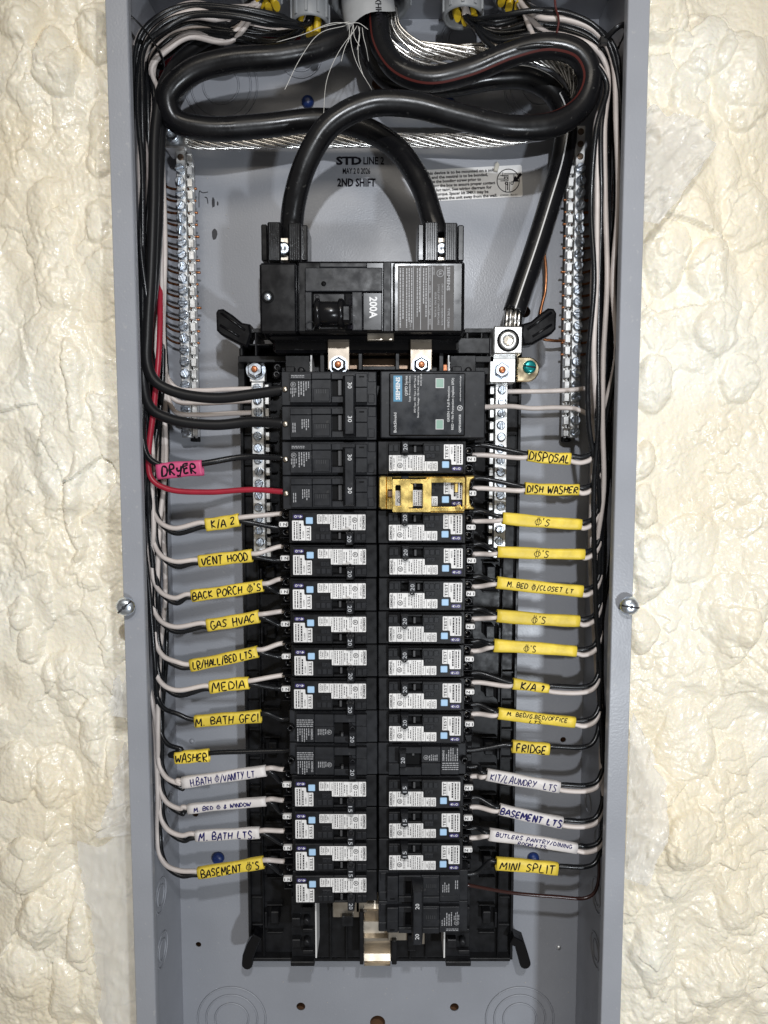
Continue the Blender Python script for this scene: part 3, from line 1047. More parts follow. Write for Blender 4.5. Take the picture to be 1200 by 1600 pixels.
# cross bridge behind the main breaker, with bus bars, nuts and clips
br = MB()
bpx(br, 440, 528, 765, 552, 0.045, 0.0635)
bpx(br, 440, 552, 765, 585, 0.060, 0.0638)
bpx(br, 560, 552, 566, 578, 0.036, 0.0598)
bpx(br, 618, 552, 624, 578, 0.036, 0.0598)
bpx(br, 566, 572, 618, 578, 0.036, 0.0598)
bpx(br, 500, 552, 507, 582, 0.040, 0.0598)
bpx(br, 686, 552, 693, 582, 0.040, 0.0598)
br.build('bridge', 'black_plastic', inter, int_org)
bw = MB()
bpx(bw, 545, 560, 640, 577, 0.0565, 0.0595)
bw.build('bus_bar', 'bus_brown', inter, int_org)
for cx in (529, 658):
    t_ = MB()
    bpx(t_, cx - 17, 522, cx + 17, 578, 0.030, 0.0325, 0.0004)
    t_.build('bus_strap', 'dull_tin', inter, int_org)
    c = P(cx, 571, 0.030)
    n_ = MB().lathe([(0.0062, 0), (0.0062, 0.0012), (0.0052, 0.0014), (0.0050, 0.0052), (0.0042, 0.006)], c, (0, -1, 0), 6)
    n_.lathe([(0.0070, 0), (0.0070, 0.001)], c, (0, -1, 0), 24)
    nu = n_.build('nut', 'zinc', inter, int_org)
    MB().lathe([(0.0028, 0.0055), (0.0026, 0.0072), (0.0016, 0.0078), (0.0, 0.0078)], c, (0, -1, 0), 12).build('painted_stud', 'orange_paint', nu, int_org)
for cx in (478, 706):
    m_ = MB()
    for d in (-4, 1, 5):
        bpx(m_, cx + d, 565, cx + d + 3, 582, 0.042, 0.0598, 0.0002)
    m_.build('spring_clip', 'bar_metal', inter, int_org)
    m_ = MB()
    bpx(m_, cx - 14, 569, cx - 5, 580, 0.047, 0.0597, 0.0006)
    m_.build('clip_tab', 'orange_paint', inter, int_org)
for (cx, cy) in ((433, 586), (434, 575)):
    MB().lathe([(0.0035, 0), (0.0032, 0.003), (0.0012, 0.0034), (0.0009, 0.002)], P(cx, cy, 0.050), (0, -1, 0), 12).build('cap_screw', 'glossy_black', inter, int_org)

# ================================================================== screws shared by all bars
def screw_mesh():
    mb = MB()
    r = 0.0035
    mb.lathe([(r * .92, 0.0), (r, 0.0006), (r * .96, 0.0018), (r * .62, 0.0018)], (0, 0, 0), (0, -1, 0), 18)
    for s in (-1, 1):                       # two raised half moons leave the slot between them
        n = 9
        pts = []
        for t in range(n):
            a = math.asin(0.16) + (math.pi - 2 * math.asin(0.16)) * t / (n - 1)
            pts.append((math.cos(a) * r * .93, s * math.sin(a) * r * .93))
        if s < 0:
            pts = pts[::-1]
        mb.prism(pts, -0.0029, -0.0016, 0.0005)
    return mb
_s = screw_mesh().build('screw', 'zinc')
SCREW = _s.data
bpy.data.objects.remove(_s)
def screw_at(p, parent, org, scale=1.0, rnd=random):
    o = bpy.data.objects.new('screw', SCREW)
    COL.objects.link(o)
    o.parent = parent
    o.location = Vector(p) - Vector(org)
    o.rotation_euler = (rnd.uniform(-.06, .06), rnd.uniform(0, math.pi), rnd.uniform(-.06, .06))
    o.scale = (scale,) * 3
    return o

# ---- long ground bars on the back panel
GB_Y = 0.086
copper_jobs = []
def ground_bar(xa, ya, xb, yb2, tooth_side, label, n_first, hole_rows):
    top, bot = P(xa, ya, GB_Y), P(xb, yb2, GB_Y)
    xm = (top.x + bot.x) / 2
    org = Vector((xm, DEEP, bot.z))
    root = empty('ground_bar', org)
    tag(root, label, 'ground bar', 'ground bars')
    w = 0.0039
    MB().cbox(xm - w, xm + w, GB_Y, GB_Y + 0.0085, bot.z, top.z, 0.0006).build('bar', 'bar_metal', root, org)
    MB().cbox(xm - w * .7 + tooth_side * .003, xm + w * .7 + tooth_side * .003, GB_Y + 0.0087, DEEP - .0003, bot.z - .003, top.z - .004, 0.0006).build('bar_stand', 'slot_black', root, org)
    step = (top.z - bot.z) / hole_rows
    te = MB()
    t0, t1 = sorted((xm + tooth_side * (w + .0006), xm + tooth_side * (w + 0.0050)))
    te.cbox(t0, t1, GB_Y + 0.0065, GB_Y + 0.0085, bot.z + .001, top.z - .004, 0.0003)
    for k in range(hole_rows):
        z = top.z - (k + .5) * step
        te.cbox(t0, t1, GB_Y + 0.0012, GB_Y + 0.0062, z - step * .36, z + step * .36, 0.0004)
        te.cbox(t0 + .0016, t1 - .0016, GB_Y + 0.0032, GB_Y + 0.0064, z - step * .52, z - step * .36, 0.0003)
    te.build('toothed_edge', 'bar_metal', root, org)
    rr = random.Random(int(abs(xa)))
    for k in range(hole_rows):
        z = top.z - (k + .5) * step
        if k < n_first:
            MB().lathe([(0.0026, 0), (0.0026, 0.0003), (0.0016, 0.0004)], (xm, GB_Y, z), (0, -1, 0), 14).build('empty_hole', 'bus_brown', root, org)
        else:
            screw_at((xm - tooth_side * .0004 + rr.uniform(-.0003, .0003), GB_Y, z), root, org, 1.16, rr)
    return xm, top.z, step, org, root
LG = ground_bar(280, 236, 294, 684, 1, 'long metal ground bar with screws along the left side of the back', 1, 24)
RG = ground_bar(909, 196, 896, 684, -1, 'long metal ground bar with screws along the right side of the back', 3, 26)
# lug at the head of the left ground bar takes the bare conductor
lg = MB()
c = P(272, 212, 0.078)
lg.cbox(c.x - .0085, c.x + .0085, 0.078, 0.100, c.z - .009, c.z + .008, 0.001)
lgo = lg.build('lug', 'bar_metal', LG[4], LG[3])
MB().ring([(0.0032, 0), (0.0058, 0), (0.0058, .0035), (0.0032, .0035)], (c.x - .001, 0.078, c.z), (0, -1, 0), 18).build('set_screw', 'zinc', lgo, LG[3])

# ---- short neutral bars beside the breakers
def neutral_bar(px, y0, y1, n, label, depth=0.058):
    ym = (y0 + y1) / 2
    xm = P(px, ym, depth).x
    zt_, zb_ = P(px, y0, depth).z, P(px, y1, depth).z
    org = Vector((xm, 0.088, zb_))
    root = empty('neutral_bar', org)
    tag(root, label, 'neutral bar', 'neutral bars')
    w = 0.0050
    MB().cbox(xm - w, xm + w, depth, depth + 0.009, zb_, zt_, 0.0006).build('bar', 'bar_metal', root, org)
    s = 1 if px < 600 else -1
    te = MB()
    step = (zt_ - zb_) / n
    for k in range(n):
        z = zt_ - (k + .5) * step
        a, b = sorted((xm + s * (w + .0005), xm + s * (w + .0038)))
        te.cbox(a, b, depth + .002, depth + .0088, z - step * .34, z + step * .34, 0.0004)
    te.build('toothed_edge', 'bar_metal', root, org)
    MB().cbox(xm - w - .0005, xm + w + .0005, depth + .0092, 0.0815, zb_ - .002, zt_, 0.0005).build('bar_stand', 'black_plastic', root, org)
    rr = random.Random(px)
    for k in range(n):
        z = zt_ - (k + .5) * step
        screw_at((xm + rr.uniform(-.0004, .0004), depth, z), root, org, 1.0, rr)
    return xm, zt_, zb_, step, org, root
LN = neutral_bar(404, 597, 874, 15, 'short silver neutral bar left of the breakers under the hex nut')
RN = neutral_bar(782, 600, 872, 15, 'short silver neutral bar right of the breakers under the neutral lug')
# hex nut heading the left bar
xm, zt_, zb_, stp, org, root = LN
m_ = MB().cbox(xm - .0062, xm + .0062, 0.0585, 0.066, zt_ + .0004, zt_ + .019, 0.0006)
m_.build('bar_tab', 'bar_metal', root, org)
c = P(400, 578, 0.058)
wa = MB().lathe([(0.0078, 0), (0.0078, 0.0012)], (c.x, 0.0585, c.z), (0, -1, 0), 28)
wa.lathe([(0.0064, 0.0012), (0.0064, 0.0052), (0.0054, 0.0062)], (c.x, 0.0585, c.z), (0, -1, 0), 6)
nu = wa.build('nut', 'zinc', root, org)
MB().lathe([(0.0027, .006), (0.0025, 0.0078), (0.0014, 0.0084), (0, .0084)], (c.x, 0.0585, c.z), (0, -1, 0), 12).build('painted_stud', 'orange_paint', nu, org)
# big lug heading the right bar
xm, zt_, zb_, stp, org, root = RN
lug = MB()
bpx(lug, 771, 509, 817, 553, 0.040, 0.070, 0.0012)
lo = lug.build('neutral_lug', 'bar_metal', root, org)
c = P(794, 532, 0.040)
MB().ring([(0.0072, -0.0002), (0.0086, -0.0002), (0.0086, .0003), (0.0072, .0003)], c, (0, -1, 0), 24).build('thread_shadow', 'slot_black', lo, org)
ss = MB().ring([(0.0036, 0.0), (0.0036, 0.0012), (0.0052, 0.0020), (0.0070, 0.0010), (0.0072, 0.0)], c, (0, -1, 0), 24)
ss.build('set_screw', 'bar_metal', lo, org)
MB().lathe([(0.0037, 0.0001), (0.003, 0.0003), (0, 0.0002)], c, (0, -1, 0), 6, False).build('hex_socket', 'tin_plate', lo, org)
pl = MB()
bpx(pl, 765, 555, 806, 598, 0.050, 0.070, 0.0008)
po = pl.build('lug_plate', 'bar_metal', root, org)
c = P(783, 579, 0.050)
wa = MB().lathe([(0.0072, 0), (0.0072, 0.001)], c, (0, -1, 0), 24)
wa.lathe([(0.0058, 0.001), (0.0058, 0.0038), (0.005, 0.0046)], c, (0, -1, 0), 6)
wa.build('nut', 'zinc', po, org)
MB().lathe([(0.0028, .0044), (0.0026, 0.0062), (0.0014, 0.0066), (0, .0066)], c, (0, -1, 0), 12).build('painted_stud', 'orange_paint', po, org)
# bonding strap with the green screw
bs = MB()
c = P(826, 576, 0.060)
k = mpp(576, .060)
poly = [(c.x - 18 * k, c.z - 20 * k), (c.x - 18 * k, c.z + 18 * k)] + [(c.x + math.cos(a) * 17 * k, c.z - 1 * k + math.sin(a) * 19 * k) for a in (1.5, 1.1, .7, .3, -.1, -.5, -.9, -1.3, -1.57)]
bs.prism(poly, 0.060, 0.064, 0.0008)
bo = bs.build('bonding_strap', 'strap_brass', root, org)
g = MB().lathe([(0.0050, 0), (0.0053, 0.0012), (0.0048, 0.0030), (0.003, 0.0034), (0, .0034)], (c.x + .0005, 0.060, c.z + .0012), (0, -1, 0), 20)
go = g.build('bonding_screw', 'green_screw', bo, org)
go['label'] = 'green slotted bonding screw'
MB().tube([(c.x - .0040, .0564, c.z + .0020), (c.x + .0050, .0564, c.z + .0004)], 0.0003, 4, 0.0006).build('screw_slot', 'scuff', bo, org)

# ================================================================== MAIN BREAKER
MY = 0.004
def mx(c): return 390 + c / 3.3333
def my(c): return 320 + c / 3.3333
main_org = P(567, 528, MY)
main_org.y = 0.06
mainb = empty('main_breaker', main_org)
tag(mainb, 'large black 200A main breaker at the top of the breaker columns', 'main breaker')
def mbox(mb, x0, y0, x1, y1, ya, yb_, b=0.0008):
    return bpx(mb, mx(x0), my(y0), mx(x1), my(y1), ya, yb_, b)
cs = MB()
mbox(cs, 52, 300, 246, 668, 0.0075, 0.058, 0.0016)
mbox(cs, 248, 292, 1120, 668, MY + .004, 0.058, 0.0016)
mbox(cs, 100, 672, 1108, 700, 0.018, 0.056, 0.002)
mbox(cs, 120, 702, 1090, 770, 0.034, 0.056, 0.002)
cs.build('case', 'glossy_black', mainb, main_org)
rp = MB()
YF = MY
# raised plate around the toggle pocket and the rating plate
mbox(rp, 288, 326, 692, 452, YF, YF + .0042, 0.0006)
mbox(rp, 364, 300, 612, 326, YF, YF + .0042, 0.0006)
mbox(rp, 288, 452, 326, 655, YF, YF + .0042, 0.0006)
mbox(rp, 532, 452, 588, 655, YF, YF + .0042, 0.0006)
mbox(rp, 696, 296, 738, 660, YF + .0006, YF + .0042, 0.0006)
rp.build('front_plate', 'satin_black', mainb, main_org)
MB_ = MB(); mbox(MB_, 748, 298, 1112, 664, YF - .0006, YF + .0044, 0.0012); MB_.build('label_panel', 'glossy_black', mainb, main_org)
MB_ = MB(); mbox(MB_, 590, 456, 690, 655, YF - .0004, YF + .004, 0.0006); rate = MB_.build('rating_plate', 'glossy_black', mainb, main_org)
t = MB(); c = P(mx(645), my(535), YF - .0006); kk = mpp(480, YF)
t.text('200A', c, DZ, RX, 11.5 * kk, 33 * kk, 0.03)
t.build('rating_lettering', 'print_white', rate, main_org)
MB_ = MB()
lab = []
bpx(MB_, mx(772), my(316), mx(1064), my(655), YF - .0009, YF - .0004, 0.0001)
ml = MB_.build('rating_label', 'grey_label', mainb, main_org)
t = MB()
yl = YF - .0011
def mt(s, x, y, h, w, bold=0.0):
    t.text(s, P(mx(x), my(y), yl), DZ, RX, h * kk, w * kk, bold)
mt('SIEMENS', 1036, 385, 4.6, 36, 0.02)
mt('TYPE EQ8681', 1036, 590, 3.6, 30)
mt('CIRCUIT BREAKER / DISJONCTEUR', 1004, 520, 2.6, 64)
mt('2 POLE UNIT / UNITE BIPOLAIRE', 984, 520, 2.6, 62)
mt('ISSUE NO. Y-91396', 968, 520, 2.6, 38)
mt('LISTED', 960, 345, 2.6, 12)
mt('120/240V~', 940, 365, 2.8, 26); mt('60Hz', 940, 440, 2.8, 12); mt('HACR Type', 940, 530, 2.8, 26); mt('40C', 940, 610, 2.8, 10)
mt('6200-1', 838, 625, 2.6, 14)
t.ring([(4.8 * kk, 0), (5.8 * kk, 0), (5.8 * kk, .00004), (4.8 * kk, .00004)], P(mx(993), my(357), yl), (0, -1, 0), 20)
mt('UL', 993, 357, 4, 6, 0.02)
for (x0, x1, n) in ((900, 925, 2), (868, 890, 2), (812, 850, 3), (778, 806, 2)):
    a, b = P(mx(x0), my(330), yl), P(mx(x1), my(640), yl)
    t.dashes(a.x, b.x, b.z, a.z, n, yl, True, 0.85, 0.42, random.Random(x0))
for x in (1016, 950, 930, 890, 852):
    a, b = P(mx(x), my(320), yl), P(mx(x + 1.6), my(650), yl)
    t.rect(a.x, b.x, b.z, a.z, yl)
t.build('lettering', 'print_grey', ml, main_org)
# toggle
pk = MB(); mbox(pk, 328, 454, 530, 655, YF + .0032, YF + .0048, 0.0003); pk.build('toggle_pocket', 'slot_black', mainb, main_org)
tg = MB()
mbox(tg, 326, 457, 500, 526, YF - .0012, YF + .0035, 0.0012)
mbox(tg, 340, 608, 506, 654, YF - .0012, YF + .0035, 0.0012)
a, b = P(mx(345), my(568), YF - .002), P(mx(490), my(568), YF - .002)
ln = (b - a).length
tg.lathe([(0.0060, 0), (0.0082, .0014), (0.0082, ln - .0014), (0.0060, ln)], Vector((a.x, YF - .0035, a.z)), (1, 0, 0), 28)
tg.lathe([(0.0088, 0), (0.0105, .0010), (0.0105, .0035), (0.0088, .0045)], Vector((a.x - .0006, YF - .0020, a.z)), (1, 0, 0), 28)
tg.lathe([(0.0088, 0), (0.0105, .0010), (0.0105, .0035), (0.0088, .0045)], Vector((a.x + ln - .0040, YF - .0020, a.z)), (1, 0, 0), 28)
mbox(tg, 476, 516, 530, 612, YF - .0130, YF + .003, 0.0018)
to = tg.build('toggle', 'glossy_black', mainb, main_org)
t = MB()
t.text('ON', P(mx(525), my(500), YF - .0003), DZ, RX, 8 * kk, 13 * kk, 0.0)
t.text('I', P(mx(525), my(636), YF - .0003), RX, UZ, 6 * kk, 9 * kk, 0.0)
t.build('lettering', 'print_black', mainb, main_org)
t = MB()
t.text('OFF', P(mx(352), my(492), YF - .0015), DZ, RX, 8 * kk, 14 * kk, 0.0)
t.build('lettering', 'print_black', to, main_org)
MB().lathe([(0.0018, 0), (0.0018, 0.0002), (0, .0002)], P(mx(386), my(411), YF), (0, -1, 0), 12).build('test_hole', 'slot_black', mainb, main_org)
MB().ring([(0.0026, 0), (0.0034, 0), (0.0034, .0006), (0.0026, .0006)], P(mx(317), my(630), YF), (0, -1, 0), 16).build('boss', 'satin_black', mainb, main_org)
c = P(mx(95), my(480), 0.0075)
MB().ring([(0.0030, 0), (0.0044, 0), (0.0044, .0004), (0.0030, .0004)], c, (0, -1, 0), 18).build('screw_well', 'slot_black', mainb, main_org)
so = MB().lathe([(0.0029, 0), (0.0027, .001), (0.001, .0014), (0, .0014)], c, (0, -1, 0), 16).build('case_screw', 'zinc', mainb, main_org)
cx_ = MB(); 
for a_ in (0.5, 2.07):
    cx_.tube([c + Vector((math.cos(a_) * d, -.0015, math.sin(a_) * d)) for d in (-.0013, .0013)], 0.0002, 4)
cx_.build('cross_slot', 'scuff', so, main_org)
cr_ = MB(); mbox(cr_, 612, 676, 752, 706, 0.0172, 0.022, .0004); cr_.build('catch_plate', 'tin_plate', mainb, main_org)
# lug towers with ribbed guards
for (x0, g0, g1, x1) in ((60, 163, 200, 302), (876, 984, 1014, 1116)):
    tw = MB()
    mbox(tw, x0, 100, x0 + 32, 292, 0.022, 0.05, 0.0008)
    mbox(tw, x1 - 32, 104, x1, 292, 0.022, 0.05, 0.0008)
    mbox(tw, x0 + 33, 88, g0, 292, 0.015, 0.05, 0.0008)
    mbox(tw, g1, 92, x1 - 33, 292, 0.015, 0.05, 0.0008)
    for (a, b) in ((x0 + 36, g0 - 3), (g1 + 3, x1 - 36)):
        n = 6
        for i in range(n):
            u = a + (b - a) * (i + .5) / n
            mbox(tw, u - 2.6, 92, u + 2.6, 290, 0.0136, 0.0152, 0.0003)
    tw.build('lug_guard', 'glossy_black', mainb, main_org)
    lb = MB(); mbox(lb, g0 - 4, 170, g1 + 4, 291, 0.026, 0.05, 0.0006)
    lob = lb.build('lug', 'tin_plate', mainb, main_org)
    c = P(mx((g0 + g1) / 2), my(235), 0.026)
    MB().lathe([(0.0048, 0), (0.0048, .0035), (0.003, .0042), (0, .003)], c, (0, -1, 0), 14).build('set_screw', 'zinc', lob, main_org)

# ================================================================== BRANCH BREAKERS
K = 0.0666e-3
def BX(c): return (c - 1130) * K
def BZ(c): return (239 - c) * K
def lbox(mb, x0, y0, x1, y1, ya, yb_, b=0.00025):
    """box in breaker units (drawing of a left-hand breaker; y = 0 is the face)"""
    return mb.cbox(BX(x0), BX(x1), ya, yb_, BZ(y1), BZ(y0), b)
def lpoly(pts): return [(BX(a), BZ(b)) for a, b in pts]
def ltext(mb, s, x, y, h, w, yy, bold=0.0):
    mb.text(s, (BX(x), yy, BZ(y)), DZ, RX, h * K, w * K, bold)
def ldash(mb, x0, y0, x1, y1, n, yy, seed, fill=.85, weight=.32):
    mb.dashes(BX(x0), BX(x1), BZ(y1), BZ(y0), n, yy, True, fill, weight, random.Random(seed))
def lring(mb, x, y, r0, r1, yy, n=16):
    mb.ring([(r0 * K, 0), (r1 * K, 0), (r1 * K, .00004), (r0 * K, .00004)], (BX(x), yy, BZ(y)), (0, -1, 0), n)

def inner_step(mb):
    lbox(mb, 1014, 60, 1118, 186, 0.0065, 0.012)
    lbox(mb, 1014, 191, 1118, 243, 0.0065, 0.012)
    lbox(mb, 1014, 248, 1118, 420, 0.0065, 0.012)

def wire_end(mb, y):
    mb.lathe([(46 * K, 0), (44 * K, 0.006), (30 * K, 0.0066)], (BX(108), 0.0165, BZ(y)), (0, -1, 0), 14)

def arc_fault(number, handle_shift=0.0):
    root = empty('arc_fault_breaker')
    c = MB()
    lbox(c, 150, 55, 1124, 424, 0.0045, 0.047, 0.0005)
    lbox(c, 185, 72, 630, 404, 0.0, 0.0048, 0.0004)
    lbox(c, 631, 72, 876, 290, 0.0, 0.0048, 0.0004)
    lbox(c, 631, 382, 876, 404, 0.0006, 0.0048, 0.0003)
    lbox(c, 877, 72, 1010, 404, 0.0, 0.0048, 0.0004)
    inner_step(c)
    c.build('case', 'black_plastic', root)
    p = MB(); lbox(p, 633, 292, 875, 380, 0.0042, 0.0046, 0)
    p.build('toggle_pocket', 'slot_black', root)
    r = MB()
    for a in (447, 506, 565):
        lbox(r, a, 312, a + 52, 376, -0.0005, 0.0002, 0.0003)
    lbox(r, 498, 236, 602, 290, -0.0006, 0.0002, 0.0003)
    lbox(r, 900, 310, 952, 384, -0.0005, 0.0002, 0.0003)
    lbox(r, 957, 310, 1008, 384, -0.0005, 0.0002, 0.0003)
    lring(r, 550, 262, 13, 19, -0.00075)
    r.build('moulded_relief', 'satin_black', root)
    # terminal end
    t = MB()
    lbox(t, 40, 78, 149, 410, 0.0225, 0.046, 0.0008)
    t.ring([(24 * K, 0), (52 * K, 0), (50 * K, .007), (26 * K, .007)], (BX(94), 0.0230, BZ(125)), (0, -1, 0), 16)
    t.ring([(24 * K, 0), (50 * K, 0), (48 * K, .0066), (26 * K, .0066)], (BX(94), 0.0230, BZ(318)), (0, -1, 0), 16)
    lbox(t, 12, 252, 150, 266, 0.0135, 0.026, 0.0003)
    lbox(t, 12, 182, 150, 194, 0.0135, 0.026, 0.0003)
    lbox(t, 24, 372, 150, 386, 0.015, 0.026, 0.0003)
    lbox(t, 24, 68, 150, 80, 0.015, 0.026, 0.0003)
    to = t.build('terminal_block', 'glossy_black', root)
    s = MB()
    for yy in (125, 318):
        s.lathe([(22 * K, 0.0), (20 * K, .0012), (0, .0014)], (BX(104), 0.0210, BZ(yy)), (0, -1, 0), 10)
    s.build('terminal_screw', 'tin_plate', to)
    tg = MB()
    pts = [(24, 205), (34, 196), (116, 196), (126, 205), (126, 244), (116, 253), (34, 253), (24, 244)]
    tg.prism(lpoly(pts), 0.0115, 0.0150, 0.0002)
    tgo = tg.build('terminal_tag', 'white_label', to)
    n = MB(); n.text('1 N', (BX(75), 0.0113, BZ(224)), RX, UZ, 30 * K, 78 * K, 0.02)
    n.build('tag_lettering', 'print_black', to)
    # labels
    a = MB().prism(lpoly([(195, 170), (200, 165), (315, 165), (320, 170), (322, 216), (332, 225), (398, 225), (403, 230), (403, 380), (398, 385), (200, 385), (195, 380)]), -0.0003, 0.0001)
    ao = a.build('serial_label', 'white_label', root)
    t = MB(); y_ = -0.00045
    ltext(t, 'TEST', 373, 305, 32, 140, y_, 0.01)
    ltext(t, 'AJ022', 318, 318, 16, 78, y_)
    ldash(t, 268, 200, 300, 372, 1, y_, 3, .95, .5)
    ldash(t, 205, 180, 262, 376, 2, y_, 4, .95, .42)
    t.rect(BX(344), BX(347), BZ(384), BZ(226), y_)
    t.rect(BX(264), BX(267), BZ(384), BZ(168), y_)
    t.build('lettering', 'print_black', ao)
    b = MB().prism(lpoly([(470, 102), (475, 97), (998, 97), (1003, 102), (1003, 264), (998, 269), (620, 269), (615, 264), (615, 208), (607, 200), (475, 200), (470, 195)]), -0.0003, 0.0001)
    bo = b.build('rating_label', 'white_label', root)
    t = MB()
    ltext(t, 'SIEMENS', 984, 182, 22, 146, y_, 0.02)
    ltext(t, 'TYPE QAF', 950, 178, 15, 120, y_)
    for s_, x in (('FAULT', 490), ('GRND', 512), ('FAULT', 545), ('ARC', 568)):
        ltext(t, s_, x, 146, 17, 26 * len(s_) * .62, y_)
    ltext(t, 'CLASS A', 618, 160, 13, 92, y_)
    ldash(t, 640, 106, 690, 262, 2, y_, 7)
    ldash(t, 694, 106, 738, 262, 2, y_, 8)
    ldash(t, 748, 130, 800, 262, 2, y_, 9, .8)
    ldash(t, 815, 112, 850, 262, 2, y_, 10)
    ldash(t, 862, 206, 906, 262, 2, y_, 11)
    ltext(t, 'UL', 884, 158, 26, 30, y_, 0.03)
    lring(t, 884, 158, 23, 29, y_)
    for x in (530, 590, 636, 742, 915, 966):
        t.rect(BX(x), BX(x + 3), BZ(268 if x > 616 else 198), BZ(98), y_)
    t.build('lettering', 'print_black', bo)
    bt = MB(); lbox(bt, 346, 128, 424, 202, -0.0012, 0.0006, 0.0004)
    bt.build('test_button', 'button_blue', root)
    pt = MB().prism(lpoly([(205, 121), (215, 101), (305, 101), (316, 121), (305, 141), (215, 141)]), -0.0003, 0.0001)
    po = pt.build('arrow_tag', 'purple_tag', root)
    t = MB()
    lring(t, 234, 121, 8, 14, y_, 12)
    t.tube([(BX(248), y_, BZ(121)), (BX(262), y_, BZ(112)), (BX(276), y_, BZ(128)), (BX(288), y_, BZ(121))], 0.00004, 4, 3.4 * K)
    t.prism(lpoly([(282, 106), (306, 121), (282, 136)]), y_, -0.0002)
    t.build('arrow', 'print_white', po)
    add_handle(root, number, handle_shift)
    return root

def add_handle(root, number, shift=0.0, x0=785, x1=876, y0=286, y1=426):
    d = shift
    st = MB(); lbox(st, 704 + d * .5, 300, 731 + d * .5, 371, 0.0008, 0.0044, 0.0003)
    st.build('toggle_stem', 'handle_grey', root)
    h = MB()
    vs, fs = [], []
    # tapered lever leaning towards the viewer
    for (yy, g) in ((0.0040, 0), (-0.0072, 7), (-0.0082, 16)):
        vs += [(BX(x0 + d + g), yy, BZ(y1 - g)), (BX(x1 + d - g), yy, BZ(y1 - g)), (BX(x1 + d - g), yy, BZ(y0 + g)), (BX(x0 + d + g), yy, BZ(y0 + g))]
    for i in range(2):
        for j in range(4):
            k2 = (j + 1) % 4
            fs.append((i * 4 + j, i * 4 + k2, i * 4 + 4 + k2, i * 4 + 4 + j))
    fs.append((8, 9, 10, 11))
    h.add(vs, fs)
    h.ring([(16 * K, 0), (26 * K, 0), (26 * K, .0016), (16 * K, .0016)], (BX((x0 + x1) / 2 + d), -0.0026, BZ(y0 - 4)), (0, -1, 0), 12)
    ho = h.build('handle', 'satin_black', root)
    t = MB()
    t.text(number, (BX((x0 + x1) / 2 + d), -0.00835, BZ((y0 + y1) / 2)), DZ, RX, 44 * K, 70 * K, 0.0)
    t.build('handle_number', 'print_pale', ho)

def single_pole(number):
    root = empty('single_pole_breaker')
    c = MB()
    lbox(c, 120, 55, 1124, 424, 0.0048, 0.047, 0.0005)
    lbox(c, 205, 78, 410, 404, 0.0008, 0.0050, 0.0004)
    lbox(c, 413, 78, 632, 216, 0.0002, 0.0050, 0.0004)
    lbox(c, 413, 219, 632, 404, 0.0008, 0.0050, 0.0004)
    lbox(c, 634, 78, 880, 168, 0.0, 0.0050, 0.0004)
    lbox(c, 634, 332, 880, 404, 0.0, 0.0050, 0.0004)
    lbox(c, 803, 169, 880, 331, 0.0022, 0.0050, 0.0003)
    lbox(c, 883, 78, 1008, 212, 0.0004, 0.0050, 0.0004)
    lbox(c, 883, 216, 1008, 404, 0.0010, 0.0050, 0.0004)
    inner_step(c)
    c.build('case', 'satin_black', root)
    p = MB(); lbox(p, 636, 170, 802, 330, 0.0044, 0.0047, 0); p.build('toggle_pocket', 'slot_black', root)
    t = MB(); y_ = 0.0006
    ltext(t, 'SIEMENS', 383, 305, 22, 128, y_, 0.02)
    ldash(t, 212, 240, 360, 396, 6, y_, 21, .8, .4)
    t.dashes(BX(212), BX(400), BZ(226), BZ(130), 4, y_, False, .9, .42, random.Random(5))
    ldash(t, 445, 246, 550, 316, 5, y_, 25, .8, .4)
    ltext(t, 'UL', 580, 282, 26, 30, y_, 0.03)
    lring(t, 580, 282, 23, 28, y_)
    t.build('lettering', 'print_grey', root)
    e = MB()
    lbox(e, 96, 90, 122, 410, 0.012, 0.046, 0.0006)
    e.ring([(20 * K, 0), (42 * K, 0), (40 * K, .004), (22 * K, .004)], (BX(140), 0.0046, BZ(240)), (0, -1, 0), 14)
    e.build('terminal_end', 'glossy_black', root)
    add_handle(root, number, 16, 785, 876, 218, 402)
    return root

